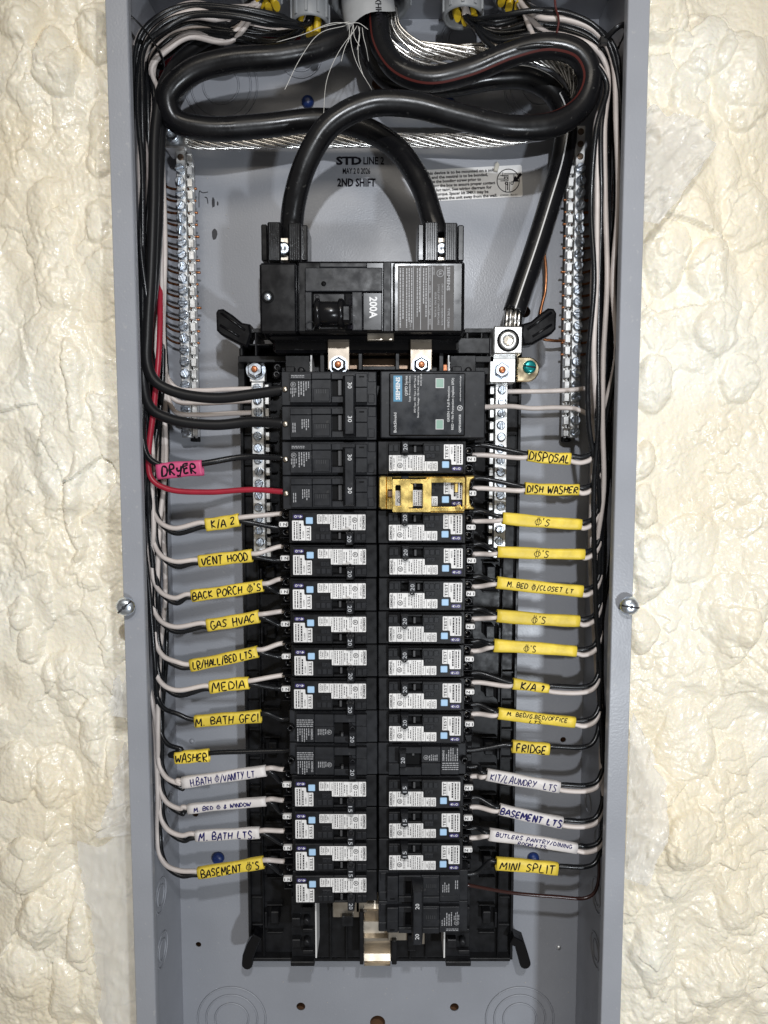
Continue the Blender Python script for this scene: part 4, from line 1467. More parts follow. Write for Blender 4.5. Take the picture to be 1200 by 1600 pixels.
def two_pole(number, text_style=0, shift=0, lift=0.0):
    """two cells high; origin at the boundary of the two cells"""
    root = empty('two_pole_breaker')
    def pb(mb, r, x0, y0, x1, y1, ya, yb_, b=0.00035):
        o = -r * 378 + 189
        return lbox(mb, x0, y0 - o, x1, y1 - o, ya, yb_, b)
    c = MB()
    for r in (0, 1):
        pb(c, r, 82, 56, 1124, 425, 0.0046, 0.047, 0.0005)
        pb(c, r, 180, 78, 416, 150, 0.0012, 0.0048)
        pb(c, r, 180, 154, 416, 398, 0.0004, 0.0048)
        pb(c, r, 419, 78, 630, 146, 0.0, 0.0048)
        pb(c, r, 419, 150, 630, 398, 0.0008, 0.0048)
        pb(c, r, 436, 244, 612, 384, 0.0002, 0.0009)
        pb(c, r, 633, 78, 892, 146, 0.0004, 0.0048)
        pb(c, r, 633, 330, 892, 398, 0.0004, 0.0048)
        pb(c, r, 810, 147, 892, 329, 0.0014, 0.0048)
        pb(c, r, 896, 84, 1024, 232, 0.0004, 0.0048)
        pb(c, r, 896, 236, 1024, 396, -0.0004, 0.0048)
        pb(c, r, 1030, 62, 1118, 170, 0.0040, 0.0050)
        pb(c, r, 1030, 300, 1100, 400, 0.0040, 0.0050)
    c.build('case', 'satin_black', root)
    p = MB()
    for r in (0, 1):
        pb(p, r, 635, 148, 808, 328, 0.0042, 0.0045, 0)
        pb(p, r, 935, 112, 990, 128, 0.0002, 0.0005, 0)
    p.build('toggle_pocket', 'slot_black', root)
    s = MB()
    for r in (0, 1):
        pb(s, r, 704, 156, 744, 322, 0.0006, 0.0044)
        for q in range(5):
            pb(s, r, 470 + q * 24, 256, 474 + q * 24, 300, -0.0001, 0.0003, 0)
    s.build('toggle_stem', 'handle_grey', root)
    h = MB()
    vs, fs = [], []
    x0, x1, z0, z1 = BX(752 + shift), BX(892 + shift), BZ(800 - 189 - 44), BZ(116 - 189)
    for (yy, g) in ((0.0014, 0), (-0.0082 - lift, 6 * K), (-0.0094 - lift, 16 * K)):
        vs += [(x0 + g + (0.0016 if yy < -.001 else 0), yy, z0 + g), (x1 - g, yy, z0 + g), (x1 - g, yy, z1 - g), (x0 + g + (0.0016 if yy < -.001 else 0), yy, z1 - g)]
    for i in range(2):
        for j in range(4):
            k2 = (j + 1) % 4
            fs.append((i * 4 + j, i * 4 + k2, i * 4 + 4 + k2, i * 4 + 4 + j))
    fs.append((8, 9, 10, 11))
    h.add(vs, fs)
    ho = h.build('handle_tie', 'satin_black', root)
    t = MB()
    for r in (0, 1):
        zc = BZ(228 - 189 + r * 356)
        t.text(number, (BX(840 + shift), -0.00955 - lift, zc), DZ, RX, 44 * K, 66 * K, 0.0)
    t.build('handle_number', 'print_white', ho)
    t = MB()
    for r in (0, 1):
        o = -r * 378 + 189
        if r == 0:
            t.dashes(BX(196), BX(340), BZ(132 - o), BZ(98 - o), 2, 0.0009, False, .9, .45, random.Random(31))
            ldash(t, 265, 172 - o, 398, 335 - o, 5, 0.0002, 32, .8, .42)
            ldash(t, 184, 240 - o, 255, 340 - o, 4, 0.0002, 33, .8, .42)
            ltext(t, 'UL', 218, 205 - o, 26, 30, 0.0002, .03)
            lring(t, 218, 205 - o, 24, 29, 0.0002)
        else:
            ldash(t, 300, 200 - o, 392, 350 - o, 4, 0.0002, 34, .8, .42)
            ldash(t, 200, 240 - o, 245, 350 - o, 2, 0.0002, 35, .8, .42)
    t.build('lettering', 'print_grey', root)
    e = MB()
    for r in (0, 1):
        pb(e, r, 60, 90, 84, 410, 0.016, 0.046)
    e.build('terminal_end', 'glossy_black', root)
    s = MB()
    for r in (0, 1):
        o = -r * 378 + 189
        s.lathe([(34 * K, 0), (32 * K, .0012), (22 * K, .0018), (0, .002)], (BX(122), 0.0046, BZ(248 - o)), (0, -1, 0), 16)
    if not text_style:
        s.build('terminal_screw', 'tin_plate', root)
    return root

AF20 = arc_fault('20')
AF15 = arc_fault('15')
AFT = arc_fault('20', -75)
SP20 = single_pole('20')
TP30 = two_pole('30')
TP20 = two_pole('20', 1, -150, 0.0075)
rb_ = random.Random(11)
used = set()
def place(proto, row, side, label, cat, group, cells=1):
    o = copy_tree(proto) if proto in used else proto
    used.add(proto)
    z = ZTOP - (row + cells / 2) * PITCH
    o.location = (X0 + rb_.uniform(-.0003, .0003) + side * 0.0002, FACE + rb_.uniform(-.0002, .0005), z + rb_.uniform(-.00015, .00015))
    o.rotation_euler = (rb_.uniform(-.010, .010), (math.pi if side > 0 else 0.0) + rb_.uniform(-.003, .003), rb_.uniform(-.010, .010))
    tag(o, label, cat, group)
    return o
GA = 'arc-fault breakers'
place(TP30, 0, -1, 'upper black 30A two-pole breaker at the top of the left column', 'breaker', '30A two-pole breakers', 2)
place(TP30, 2, -1, 'lower black 30A two-pole breaker fed by the red DRYER wire', 'breaker', '30A two-pole breakers', 2)
LEFT = [('K/A 2', 20), ('VENT HOOD', 20), ('BACK PORCH', 20), ('GAS HVAC', 20), ('LR/HALL/BED LTS.', 20), ('MEDIA', 20),
        ('M. BATH GFCI', 0), ('WASHER', 0), ('H.BATH', 15), ('M. BED', 15), ('M. BATH LTS.', 15), ('BASEMENT outlets', 20)]
for i, (nm, a) in enumerate(LEFT):
    if a == 0:
        place(SP20, 4 + i, -1, 'plain black 20A breaker without white labels, left column, fed by %s wire' % nm, 'breaker', 'plain single-pole breakers')
    else:
        place(AF20 if a == 20 else AF15, 4 + i, -1, 'black %dA breaker with white labels, left column, fed by the %s wires' % (a, nm), 'breaker', GA)
RIGHT = [('DISPOSAL', 20), ('DISH WASHER', 20), ('first outlet-symbol sleeve', 20), ('second outlet-symbol sleeve', 20), ('M. BED / CLOSET LT', 21), ('third outlet-symbol sleeve', 20),
         ('fourth outlet-symbol sleeve', 20), ('K/A 1', 20), ('M. BED/G.BED/OFFICE', 20), ('FRIDGE', 0), ('KIT/LAUNDRY LTS', 15), ('BASEMENT LTS', 15), ('BUTLERS PANTRY', 15)]
for i, (nm, a) in enumerate(RIGHT):
    if a == 0:
        place(SP20, 2 + i, 1, 'plain black 20A breaker without white labels, right column, fed by %s wire' % nm, 'breaker', 'plain single-pole breakers')
    elif nm == 'DISH WASHER':
        place(AF20, 2 + i, 1, 'breaker with white labels held under the gold lock, right column', 'breaker', GA)
    else:
        place({20: AF20, 21: AFT, 15: AF15}[a], 2 + i, 1,
              'black %dA white-labelled breaker, right column, fed by the %s wires%s' % (15 if a == 15 else 20, nm, '' if a == 21 else ''), 'breaker', GA)
place(TP20, 15, 1, 'black 20A two-pole breaker at the bottom of the right column', 'breaker', None, 2)
# ---- surge protector
sg_org = Vector((X0, FACE, ZTOP - PITCH))
surge = empty('surge_protector', sg_org)
tag(surge, 'black surge protective device with a dark printed label at top right of the columns', 'surge protector')
def sx(c): return 430 + c / 3.529
def sy(c): return 560 + c / 3.529
def sbx(mb, x0, y0, x1, y1, ya, yb_, b=0.0004): return bpx(mb, sx(x0), sy(y0), sx(x1), sy(y1), ya, yb_, b)
m_ = MB()
sbx(m_, 580, 68, 1158, 440, FACE + .0012, FACE + .046, 0.0008)
m_.build('case', 'satin_black', surge, sg_org)
m_ = MB(); sbx(m_, 628, 80, 1048, 428, FACE - .0002, FACE + .0016, 0.0007); m_.build('raised_face', 'glossy_black', surge, sg_org)
m_ = MB(); sbx(m_, 637, 88, 1040, 420, FACE - .0004, FACE, 0); sl = m_.build('label', 'dark_label', surge, sg_org)
ys = FACE - .0006
m_ = MB(); sbx(m_, 652, 95, 700, 238, ys, FACE - .0003, 0); m_.build('blue_field', 'teal_print', sl, sg_org)
ks = mpp(635, ys) / 3.529
t = MB()
def stx(s, x, ya, yb_, h, bold=0.0):
    t.text(s, P(sx(x), sy((ya + yb_) / 2), ys - .0002), UZ, LX, h * ks, abs(ya - yb_) * ks, bold)
stx('SIEMENS', 676, 228, 104, 22, 0.03)
stx('BoltShield', 661, 408, 300, 15, 0.0)
stx('QSPD Series', 722, 205, 97, 14, 0.0)
stx('Surge Protective Device', 741, 238, 97, 9)
stx('SPD Type: 1PD Type 1, SPD Type 2', 770, 298, 97, 9)
stx('Rated Line Voltage: 120 VAC, 50/60 Hz', 788, 325, 97, 9)
stx('SCCR: 22 kA', 804, 150, 86, 9)
stx('GREEN = Full Protection', 955, 350, 155, 13)
stx('RED = No Protection (replace SPD)', 978, 392, 110, 13)
stx('QSPD2A035B', 1018, 408, 310, 11, 0.01)
stx('usa.siemens.com/surge', 1020, 235, 97, 8)
stx('UL', 1018, 281, 265, 13, 0.02)
t.ring([(12 * ks, 0), (15 * ks, 0), (15 * ks, .00004), (12 * ks, .00004)], P(sx(1018), sy(274), ys - .0002), (0, -1, 0), 18)
t.build('lettering', 'print_white', sl, sg_org)
for (a, b, c, d) in ((888, 113, 928, 160), (888, 340, 925, 388)):
    m_ = MB(); sbx(m_, a, b, c, d, FACE - .0009, FACE - .0003, 0.0002); wo = m_.build('status_window', 'window_green', surge, sg_org)
    m_ = MB()
    for (e, f, g, h_) in ((a - 3, b - 3, c + 3, b), (a - 3, d, c + 3, d + 3), (a - 3, b, a, d), (c, b, c + 3, d)):
        sbx(m_, e, f, g, h_, FACE - .0010, FACE - .0003, 0)
    m_.build('window_frame', 'print_white', wo, sg_org)

# ---- gold handle lock clipped over the DISH WASHER breaker
lk_org = Vector((X0, FACE, zrow(3)))
lock = empty('breaker_lock', lk_org)
tag(lock, 'gold zinc handle lock clamped over the second breaker below the surge protector', 'breaker lock')
def kx(c): return X0 + (c - 35) * K
def kz(c): return zrow(3) + (622 - c) * K
def kb(mb, x0, y0, x1, y1, ya, yb_, b=0.0003): return mb.cbox(kx(x0), kx(x1), ya, yb_, kz(y1), kz(y0), b)
L1, L2 = FACE - .0105, FACE - .0060
m_ = MB()
m_.prism([(kx(a), kz(b)) for a, b in ((52, 450), (75, 432), (136, 436), (136, 792), (75, 794), (52, 770))], FACE - .0072, FACE - .004, 0.0006)
m_.build('end_plate', 'yellow_zinc', lock, lk_org)
m_ = MB(); kb(m_, 138, 440, 196, 578, FACE - .0082, FACE - .001); kb(m_, 138, 668, 196, 792, FACE - .0082, FACE - .001); kb(m_, 138, 578, 150, 668, FACE - .0082, FACE - .001); kb(m_, 205, 578, 216, 668, FACE - .0082, FACE - .001)
for q in (158, 176):
    kb(m_, q, 442, q + 6, 576, FACE - .0090, FACE - .0081, 0.0002); kb(m_, q, 670, q + 6, 790, FACE - .0090, FACE - .0081, 0.0002)
m_.build('hinge_post', 'yellow_zinc', lock, lk_org)
m_ = MB(); kb(m_, 150, 590, 206, 660, FACE - .0064, FACE - .003); m_.build('lock_pin', 'bus_brown', lock, lk_org)
def plate(outer, windows, ya, yb_, name):
    """flat plate with window openings, cut as strips so that the openings are real"""
    xs = sorted({outer[0], outer[2]} | {w[0] for w in windows} | {w[2] for w in windows})
    ys_ = sorted({outer[1], outer[3]} | {w[1] for w in windows} | {w[3] for w in windows})
    solid = {}
    for i in range(len(xs) - 1):
        for j in range(len(ys_) - 1):
            cx, cy = (xs[i] + xs[i + 1]) / 2, (ys_[j] + ys_[j + 1]) / 2
            solid[i, j] = not any(w[0] < cx < w[2] and w[1] < cy < w[3] for w in windows)
    bm = bmesh.new()
    vv = {}
    def vert(i, j, y):
        if (i, j, y) not in vv:
            vv[i, j, y] = bm.verts.new(Vector((kx(xs[i]), y, kz(ys_[j]))) - lk_org)
        return vv[i, j, y]
    for (i, j), s in solid.items():
        if not s: continue
        bm.faces.new([vert(i, j, ya), vert(i + 1, j, ya), vert(i + 1, j + 1, ya), vert(i, j + 1, ya)])
        bm.faces.new([vert(i, j + 1, yb_), vert(i + 1, j + 1, yb_), vert(i + 1, j, yb_), vert(i, j, yb_)])
        for (di, dj, a, b) in ((-1, 0, (i, j), (i, j + 1)), (1, 0, (i + 1, j), (i + 1, j + 1)), (0, -1, (i, j), (i + 1, j)), (0, 1, (i, j + 1), (i + 1, j + 1))):
            if not solid.get((i + di, j + dj), False):
                bm.faces.new([vert(*a, ya), vert(*b, ya), vert(*b, yb_), vert(*a, yb_)])
    bmesh.ops.recalc_face_normals(bm, faces=bm.faces)
    bmesh.ops.dissolve_limit(bm, angle_limit=0.01, verts=bm.verts, edges=bm.edges)
    sharp = [e for e in bm.edges if len(e.link_faces) == 2 and e.calc_face_angle() > 0.5]
    bmesh.ops.bevel(bm, geom=sharp, offset=0.0004, segments=2, affect='EDGES')
    me = bpy.data.meshes.new(name)
    bm.to_mesh(me); bm.free()
    me.materials.append(MATS['yellow_zinc'])
    o = bpy.data.objects.new(name, me)
    COL.objects.link(o); o.parent = lock
    return o
plate((198, 466, 612, 820), [(228, 528, 288, 752), (388, 510, 526, 520), (418, 520, 526, 782), (366, 770, 418, 782)], L1, L1 + .0012, 'slide_plate')
plate((560, 452, 984, 816), [(622, 504, 962, 768)], L2, L2 + .0014, 'base_frame')
m_ = MB()
kb(m_, 200, 440, 980, 450, L2 + .0004, FACE + .004); kb(m_, 612, 822, 980, 832, L2 + .0004, FACE + .004)
kb(m_, 870, 510, 908, 612, L2 - .0016, L2 + .0012, 0.0005)
m_.prism([(kx(a), kz(b)) for a, b in ((880, 790), (895, 750), (930, 742), (955, 790))], L2 - .0012, L2 - .0002, 0.0003)
m_.build('side_rail', 'yellow_zinc', lock, lk_org)
m_ = MB()
m_.prism([(kx(a), kz(b)) for a, b in ((990, 432), (1086, 432), (1084, 455), (1050, 475), (1038, 520), (1034, 620), (1040, 720), (1058, 760), (1086, 778), (1080, 794), (990, 794))], FACE - .0070, FACE - .0012, 0.0007)
m_.build('clamp_jaw', 'yellow_zinc', lock, lk_org)

# ================================================================== CONDUIT CONNECTORS through the top wall
def connector(px, rim_py, r, yc, label, ribs=12, up_to=None):
    """plastic fitting hanging from the top wall, mouth down; rim_py = row of the far edge of its mouth"""
    zr = P(px, rim_py, yc + r).z
    x = P(px, rim_py, yc + r * .3).x
    org = Vector((x, yc, ZT))
    root = empty('conduit_connector', org)
    tag(root, label, 'connector', 'conduit connectors')
    h = ZT - zr - 0.0005
    t = r * 0.16
    MB().ring([(r - t, 0.0), (r - t * .3, -0.0012), (r, 0.001), (r, h * .55), (r - .0012, h * .6), (r - .0012, h), (r - t, h)], (x, yc, zr), (0, 0, 1), 40).build('sleeve', 'conduit_grey', root, org)
    rb = MB()
    for k in range(ribs):
        a = 2 * math.pi * k / ribs + .2
        c = Vector((x + math.cos(a) * r, yc + math.sin(a) * r, 0))
        d = Vector((-math.sin(a), math.cos(a), 0))
        n = Vector((math.cos(a), math.sin(a), 0))
        w = r * .09
        vs = []
        for zz_ in (zr + .0015, zr + h * .5):
            for (e, g) in ((-w, -.0004), (w, -.0004), (w * .7, .0011), (-w * .7, .0011)):
                q = c + d * e + n * g
                vs.append((q.x, q.y, zz_))
        rb.add(vs, [(0, 1, 2, 3), (7, 6, 5, 4), (0, 4, 5, 1), (1, 5, 6, 2), (2, 6, 7, 3), (3, 7, 4, 0)])
    rb.build('grip_rib', 'conduit_grey', root, org)
    MB().ring([(r + .0004, h * .62), (r + .0052, h * .62), (r + .0052, h * .62 + .003), (r + .0004, h * .62 + .003)], (x, yc, zr), (0, 0, 1), 16, False).build('lock_nut', 'conduit_grey', root, org)
    return Vector((x, yc, zr))
big = connector(580, 44, 0.0300, 0.058, 'large grey conduit connector at top centre where the service cables enter', 14)
cr1 = connector(722, 46, 0.0150, 0.056, 'small grey connector right of the large centre one, with wires heading right', 10)
cl1 = connector(486, 56, 0.0140, 0.062, 'small grey connector just left of the large centre one', 10)
cr2 = connector(800, 18, 0.0140, 0.050, 'grey connector at the top edge, second to the right of the centre', 10)
cl2 = connector(410, 26, 0.0150, 0.060, 'grey connector at the top edge, second to the left of the centre', 10)

# yellow cable jackets peeping out of the small connectors
for (c, dx, dz, lab) in ((cr1, .002, -.002, 'yellow cable jacket end in the connector right of centre'), (cl1, -.001, -.008, 'yellow cable jacket end in the connector left of centre'),
                         (cr2, -.003, -.006, 'yellow cable jacket end at the top edge, second connector to the right'), (cl2, .006, -.003, 'yellow cable jacket end at the top edge, second connector to the left')):
    org = c + Vector((dx, 0, dz))
    root = empty('cable_jacket', org)
    tag(root, lab, 'cable jacket', 'yellow cable jackets')
    for k in range(3):
        o = Vector(((k - 1) * .0062, (k % 2) * .004 - .001, 0))
        m_ = MB()
        m_.tube([c + o + Vector((0, 0, .014)), c + o + Vector((dx * .5, .0, 0.002)), c + o + Vector((dx, -.002, dz * (.6 + .3 * k)))], 0.0046, 10, 0.0028)
        m_.build('jacket', 'yellow_jacket', root, org)

# ================================================================== SERVICE CABLES
def path(rows, n=8):
    return catmull([P(a, b, y) for a, b, y in rows], n)

def stripe(mb, pts, r, ang, w, lift=0.0002):
    """painted line along the cable at a given angle round it (0 = towards the viewer)"""
    fr = frames(pts)
    vs, fs = [], []
    for i, p in enumerate(pts):
        t, s, u = fr[i]
        f = Vector((0, -1, 0))
        f = (f - t * f.dot(t)).normalized()
        g = t.cross(f)
        a = ang(i / (len(pts) - 1)) if callable(ang) else ang
        for e in (-w, 0, w):
            aa = a + e / r
            vs.append(p + (f * math.cos(aa) + g * math.sin(aa)) * (r + lift))
    for i in range(len(pts) - 1):
        for j in range(2):
            fs.append((i * 3 + j, i * 3 + j + 1, i * 3 + j + 4, i * 3 + j + 3))
    mb.add(vs, fs, True)

RC = 0.0086
def service(name, rows, label, stripe_mat, ang, w):
    pts = path(rows)
    org = pts[-1].copy()
    root = empty(name, org)
    tag(root, label, 'cable', 'service cables')
    MB().tube(pts, RC, 18).build('insulation', 'cable_black', root, org)
    s = MB()
    stripe(s, pts, RC, ang, w)
    s.build('stripe', stripe_mat, root, org)
    return pts, root, org
c1, r1, o1 = service('service_cable', [(566, 20, .060), (550, 52, .058), (505, 74, .052), (440, 88, .047), (360, 95, .044), (298, 114, .044), (263, 152, .046), (272, 186, .050), (320, 201, .054), (410, 197, .060), (500, 188, .064), (556, 196, .062), (615, 228, .055), (656, 285, .045), (676, 345, .036), (684, 372, .034)],
        'black service cable looping left and ending in the right main lug', 'stripe_red', 2.3, 0.0008)
c2, r2, o2 = service('service_cable', [(590, 25, .052), (596, 70, .048), (622, 108, .042), (668, 124, .040), (730, 112, .038), (800, 84, .034), (858, 72, .030), (905, 86, .028), (922, 122, .028), (908, 166, .028), (868, 194, .027), (800, 200, .025), (720, 183, .023), (640, 163, .021), (575, 164, .020), (515, 196, .020), (480, 250, .023), (461, 310, .028), (456, 350, .033), (456, 375, .034)],
        'black red-striped service cable looping right then arching to the left main lug', 'stripe_red', lambda t: 0.75 if t < .45 else (0.75 + (t - .45) * 3.2 if t < .8 else 1.87), 0.0008)
c3, r3_, o3 = service('service_cable', [(578, 30, .060), (582, 85, .064), (605, 120, .068), (650, 134, .071), (710, 132, .073), (770, 122, .073), (826, 122, .072), (866, 146, .070), (884, 190, .068), (878, 250, .066), (858, 320, .063), (836, 390, .060), (814, 455, .057), (803, 488, .055)],
        'black service cable with a thin white stripe running down to the neutral lug', 'stripe_white', lambda t: -0.5 if t < .55 else 0.1, 0.0005)
st_ = MB()
for k in range(9):
    a = 2 * math.pi * k / 9
    e = Vector((math.cos(a) * .0055, math.sin(a) * .0055, 0))
    st_.tube([c3[-1] + e + Vector((-.0002, 0, .004)), c3[-1] + e * .95 + Vector((-.0018, -.001, -.014))], 0.0021, 6)
st_.build('strand', 'aluminium', r3_, o3)

# bare stranded conductor
gp = path([(606, 15, .062), (614, 50, .064), (650, 78, .066), (710, 86, .068), (780, 82, .068), (846, 86, .066), (888, 112, .062), (902, 150, .064), (880, 186, .072), (830, 209, .082), (770, 219, .088), (690, 220, .091), (600, 219, .092), (480, 220, .092), (380, 222, .092), (310, 222, .090), (278, 216, .088)], 10)
gorg = gp[-1].copy()
groot = empty('ground_conductor', gorg)
tag(groot, 'bare twisted aluminium ground conductor running behind the cables to the left bar', 'cable', 'service cables')
fr = frames(gp)
acc = 0.0
arc = [0.0]
for i in range(1, len(gp)):
    acc += (gp[i] - gp[i - 1]).length
    arc.append(acc)
for k in range(17):
    layer = 0 if k < 11 else 1
    base = 2 * math.pi * k / (11 if layer == 0 else 6)
    rr = random.Random(k)
    ph, am = rr.uniform(0, 6), rr.uniform(.3, 1)
    pts = []
    for i, p in enumerate(gp):
        t, s, u = fr[i]
        f = arc[i] / acc
        loose = max(0, 1 - f / .42)
        R = (0.0047 if layer == 0 else 0.0022) * (1 + .55 * loose)
        a = base + arc[i] * (46 * (1 - loose) + 8)
        q = p + s * (math.cos(a) * R * (.8 if loose else 1)) + u * (math.sin(a) * R)
        q = q + u * (math.sin(f * 14 + ph) * .0022 * am * loose)
        if q.y > DEEP - .0012: q.y = DEEP - .0012
        pts.append(q)
    MB().tube(pts, 0.00105, 6).build('strand', 'aluminium', groot, gorg)

# grey sheath of the service cable, cut off below the connector
sh_org = big.copy()
sheath = empty('cable_sheath', sh_org)
tag(sheath, 'grey printed cable sheath ending with loose white threads at top centre', 'cable sheath')
pts = path([(572, -60, .062), (573, -20, .060), (576, 15, .057), (582, 46, .055)], 6)
pts = pts[:-2]
mb = MB()
frm = frames(pts)
vs, fs = [], []
n = 28
for i, p in enumerate(pts):
    t, s, u = frm[i]
    for k in range(n):
        a = 2 * math.pi * k / n
        q = p + s * (math.cos(a) * .0165) + u * (math.sin(a) * .0200)
        if i >= len(pts) - 1:                       # ragged, slanting cut
            q.z += -0.006 * math.cos(a) + 0.0035 * math.sin(3 * a + 1) * .5 - 0.004 * math.sin(a)
        vs.append(q)
for i in range(len(pts) - 1):
    for k in range(n):
        j = (k + 1) % n
        fs.append((i * n + k, i * n + j, i * n + n + j, i * n + n + k))
mb.add(vs, fs, True)
mb.build('jacket', 'jacket_grey', sheath, sh_org)
t = MB()
t.text('XHHW-', P(592, 17, .0395), Vector((.06, -.10, -.99)), Vector((1, .1, .06)), .0044, .021, 0.01)
t.build('lettering', 'print_black', sheath, sh_org)
threads = [[(540, 40, .045), (500, 52, .040), (470, 90, .036), (445, 140, .034)], [(556, 44, .046), (530, 80, .042), (512, 120, .040), (505, 185, .018)],
           [(545, 34, .044), (505, 42, .040), (470, 55, .042), (432, 66, .046)], [(552, 38, .04), (548, 60, .04), (556, 95, .045), (582, 142, .050)],
           [(545, 36, .040), (546, 52, .039), (544, 66, .039)], [(552, 38, .040), (554, 58, .039), (562, 72, .039)], [(560, 41, .040), (562, 56, .039), (558, 78, .039)],
           [(566, 43, .040), (568, 58, .039), (572, 74, .042), (576, 96, .05)], [(540, 38, .040), (560, 36, .038), (575, 46, .038)],
           [(558, 40, .042), (540, 72, .040), (533, 96, .040)], [(562, 42, .042), (560, 90, .044), (568, 120, .048)], [(548, 36, .042), (520, 36, .04), (490, 46, .042)]]
for th in threads:
    MB().tube(path(th, 8), 0.0002, 5).build('thread', 'thread', sheath, sh_org)

# ================================================================== CIRCUIT WIRES
rw = random.Random(21)
RW = 0.0019
WM = {'white': 'wire_white', 'black': 'wire_black', 'red': 'wire_red', 'brown': 'wire_brown'}
def wire(pts3, r, material, label, group, name='circuit_wire', n=8, sub=7):
    pts = catmull(pts3, sub)
    o = pts[-1].copy()
    ob = MB().tube(pts, r, n).build(name, material, None, o, o)
    tag(ob, label, 'wire', group)
    return ob

def j(a): return rw.uniform(-a, a)

# lanes in the side gutters: (x pixel at y=120, y=400, y=700, depth)
left_i = [0]
def left_gutter(color, yend, gx, front):
    """points from a connector at the top left down the gutter to just above the turn"""
    i = left_i[0]; left_i[0] += 1
    u = (i * 0.618) % 1.0
    v = (i * 0.377) % 1.0
    d0 = (0.022 + 0.018 * v) if u < .40 else (0.054 + 0.026 * v)
    if color == 'white' and i not in (2, 8, 14):
        d0 = max(d0, 0.048 + .02 * v)
    yt = 6 + 56 * u                                        # height of this wire in the top run
    src = cl1 if i % 2 else cl2
    pts = [src + Vector((j(.005), j(.004), .020)), src + Vector((-.003 + j(.003), -.003, -.001))]
    if src is cl1:
        pts += [P(432 + j(8), yt + 14 + j(3), d0 + .008), P(360 + j(8), yt + 4 + j(3), d0)]
    else:
        pts += [P(352 + j(8), yt + 6 + j(3), d0 + .004)]
    pts += [P(300 + j(6), yt + j(3), d0), P(256 + 14 * u + j(4), yt + 15 + j(3), d0 - .002), P(222 + 20 * u + j(4), yt + 48, d0)]
    x1 = 206 + 47 * u
    pts += [P(x1 + j(4), 150, d0 + j(.004)), P(x1 + j(6), 260, d0 + j(.004)), P(x1 + 3 + j(6), 380, d0 + j(.004)), P(x1 + 6 + j(6), 500, d0 + j(.004))]
    y = 610
    while y < yend - 110:
        f = max(0, min(1, (y - (yend - 330)) / 200))
        pts.append(P((x1 + 8) * (1 - f) + gx * f + j(4), y, d0 * (1 - f) + front * f + j(.003)))
        y += 105
    return pts

right_i = [0]
def right_gutter(color, yend, gx, front):
    i = right_i[0]; right_i[0] += 1
    u = (i * 0.618 + .2) % 1.0
    v = (i * 0.377) % 1.0
    d0 = (0.052 + 0.030 * v if i % 6 else 0.022 + .012 * v) if color == 'white' else 0.018 + 0.040 * v
    yt = 10 + 58 * u
    src = cr1 if i % 2 else cr2
    pts = [src + Vector((j(.005), j(.004), .020)), src + Vector((.003 + j(.003), -.003, -.001))]
    if src is cr1:
        pts += [P(776 + j(8), yt + 10 + j(3), d0 + .008), P(836 + j(8), yt + 2 + j(3), d0)]
    else:
        pts += [P(850 + j(8), yt + 4 + j(3), d0 + .004)]
    pts += [P(885 + j(6), yt + 8 + j(3), d0), P(930 - 8 * u + j(4), yt + 28 + j(3), d0 - .002), P(958 - 12 * u + j(4), yt + 64, d0)]
    x1 = 975 - 46 * u
    pts += [P(x1 + j(4), 200, d0 + j(.004)), P(x1 + j(6), 320, d0 + j(.004)), P(x1 - 3 + j(6), 440, d0 + j(.004)), P(x1 - 5 + j(6), 560, d0 + j(.004))]
    y = 660
    while y < yend - 110:
        f = max(0, min(1, (y - (yend - 330)) / 200))
        pts.append(P((x1 - 6) * (1 - f) + gx * f + j(5), y, d0 * (1 - f) + front * f + j(.004)))
        y += 105
    # a wire that leaves early must already be in front of the bundle
    pts = [p for k, p in enumerate(pts) if k < 6 or p.z > P(0, yend - 60, p.y).z]
    return pts

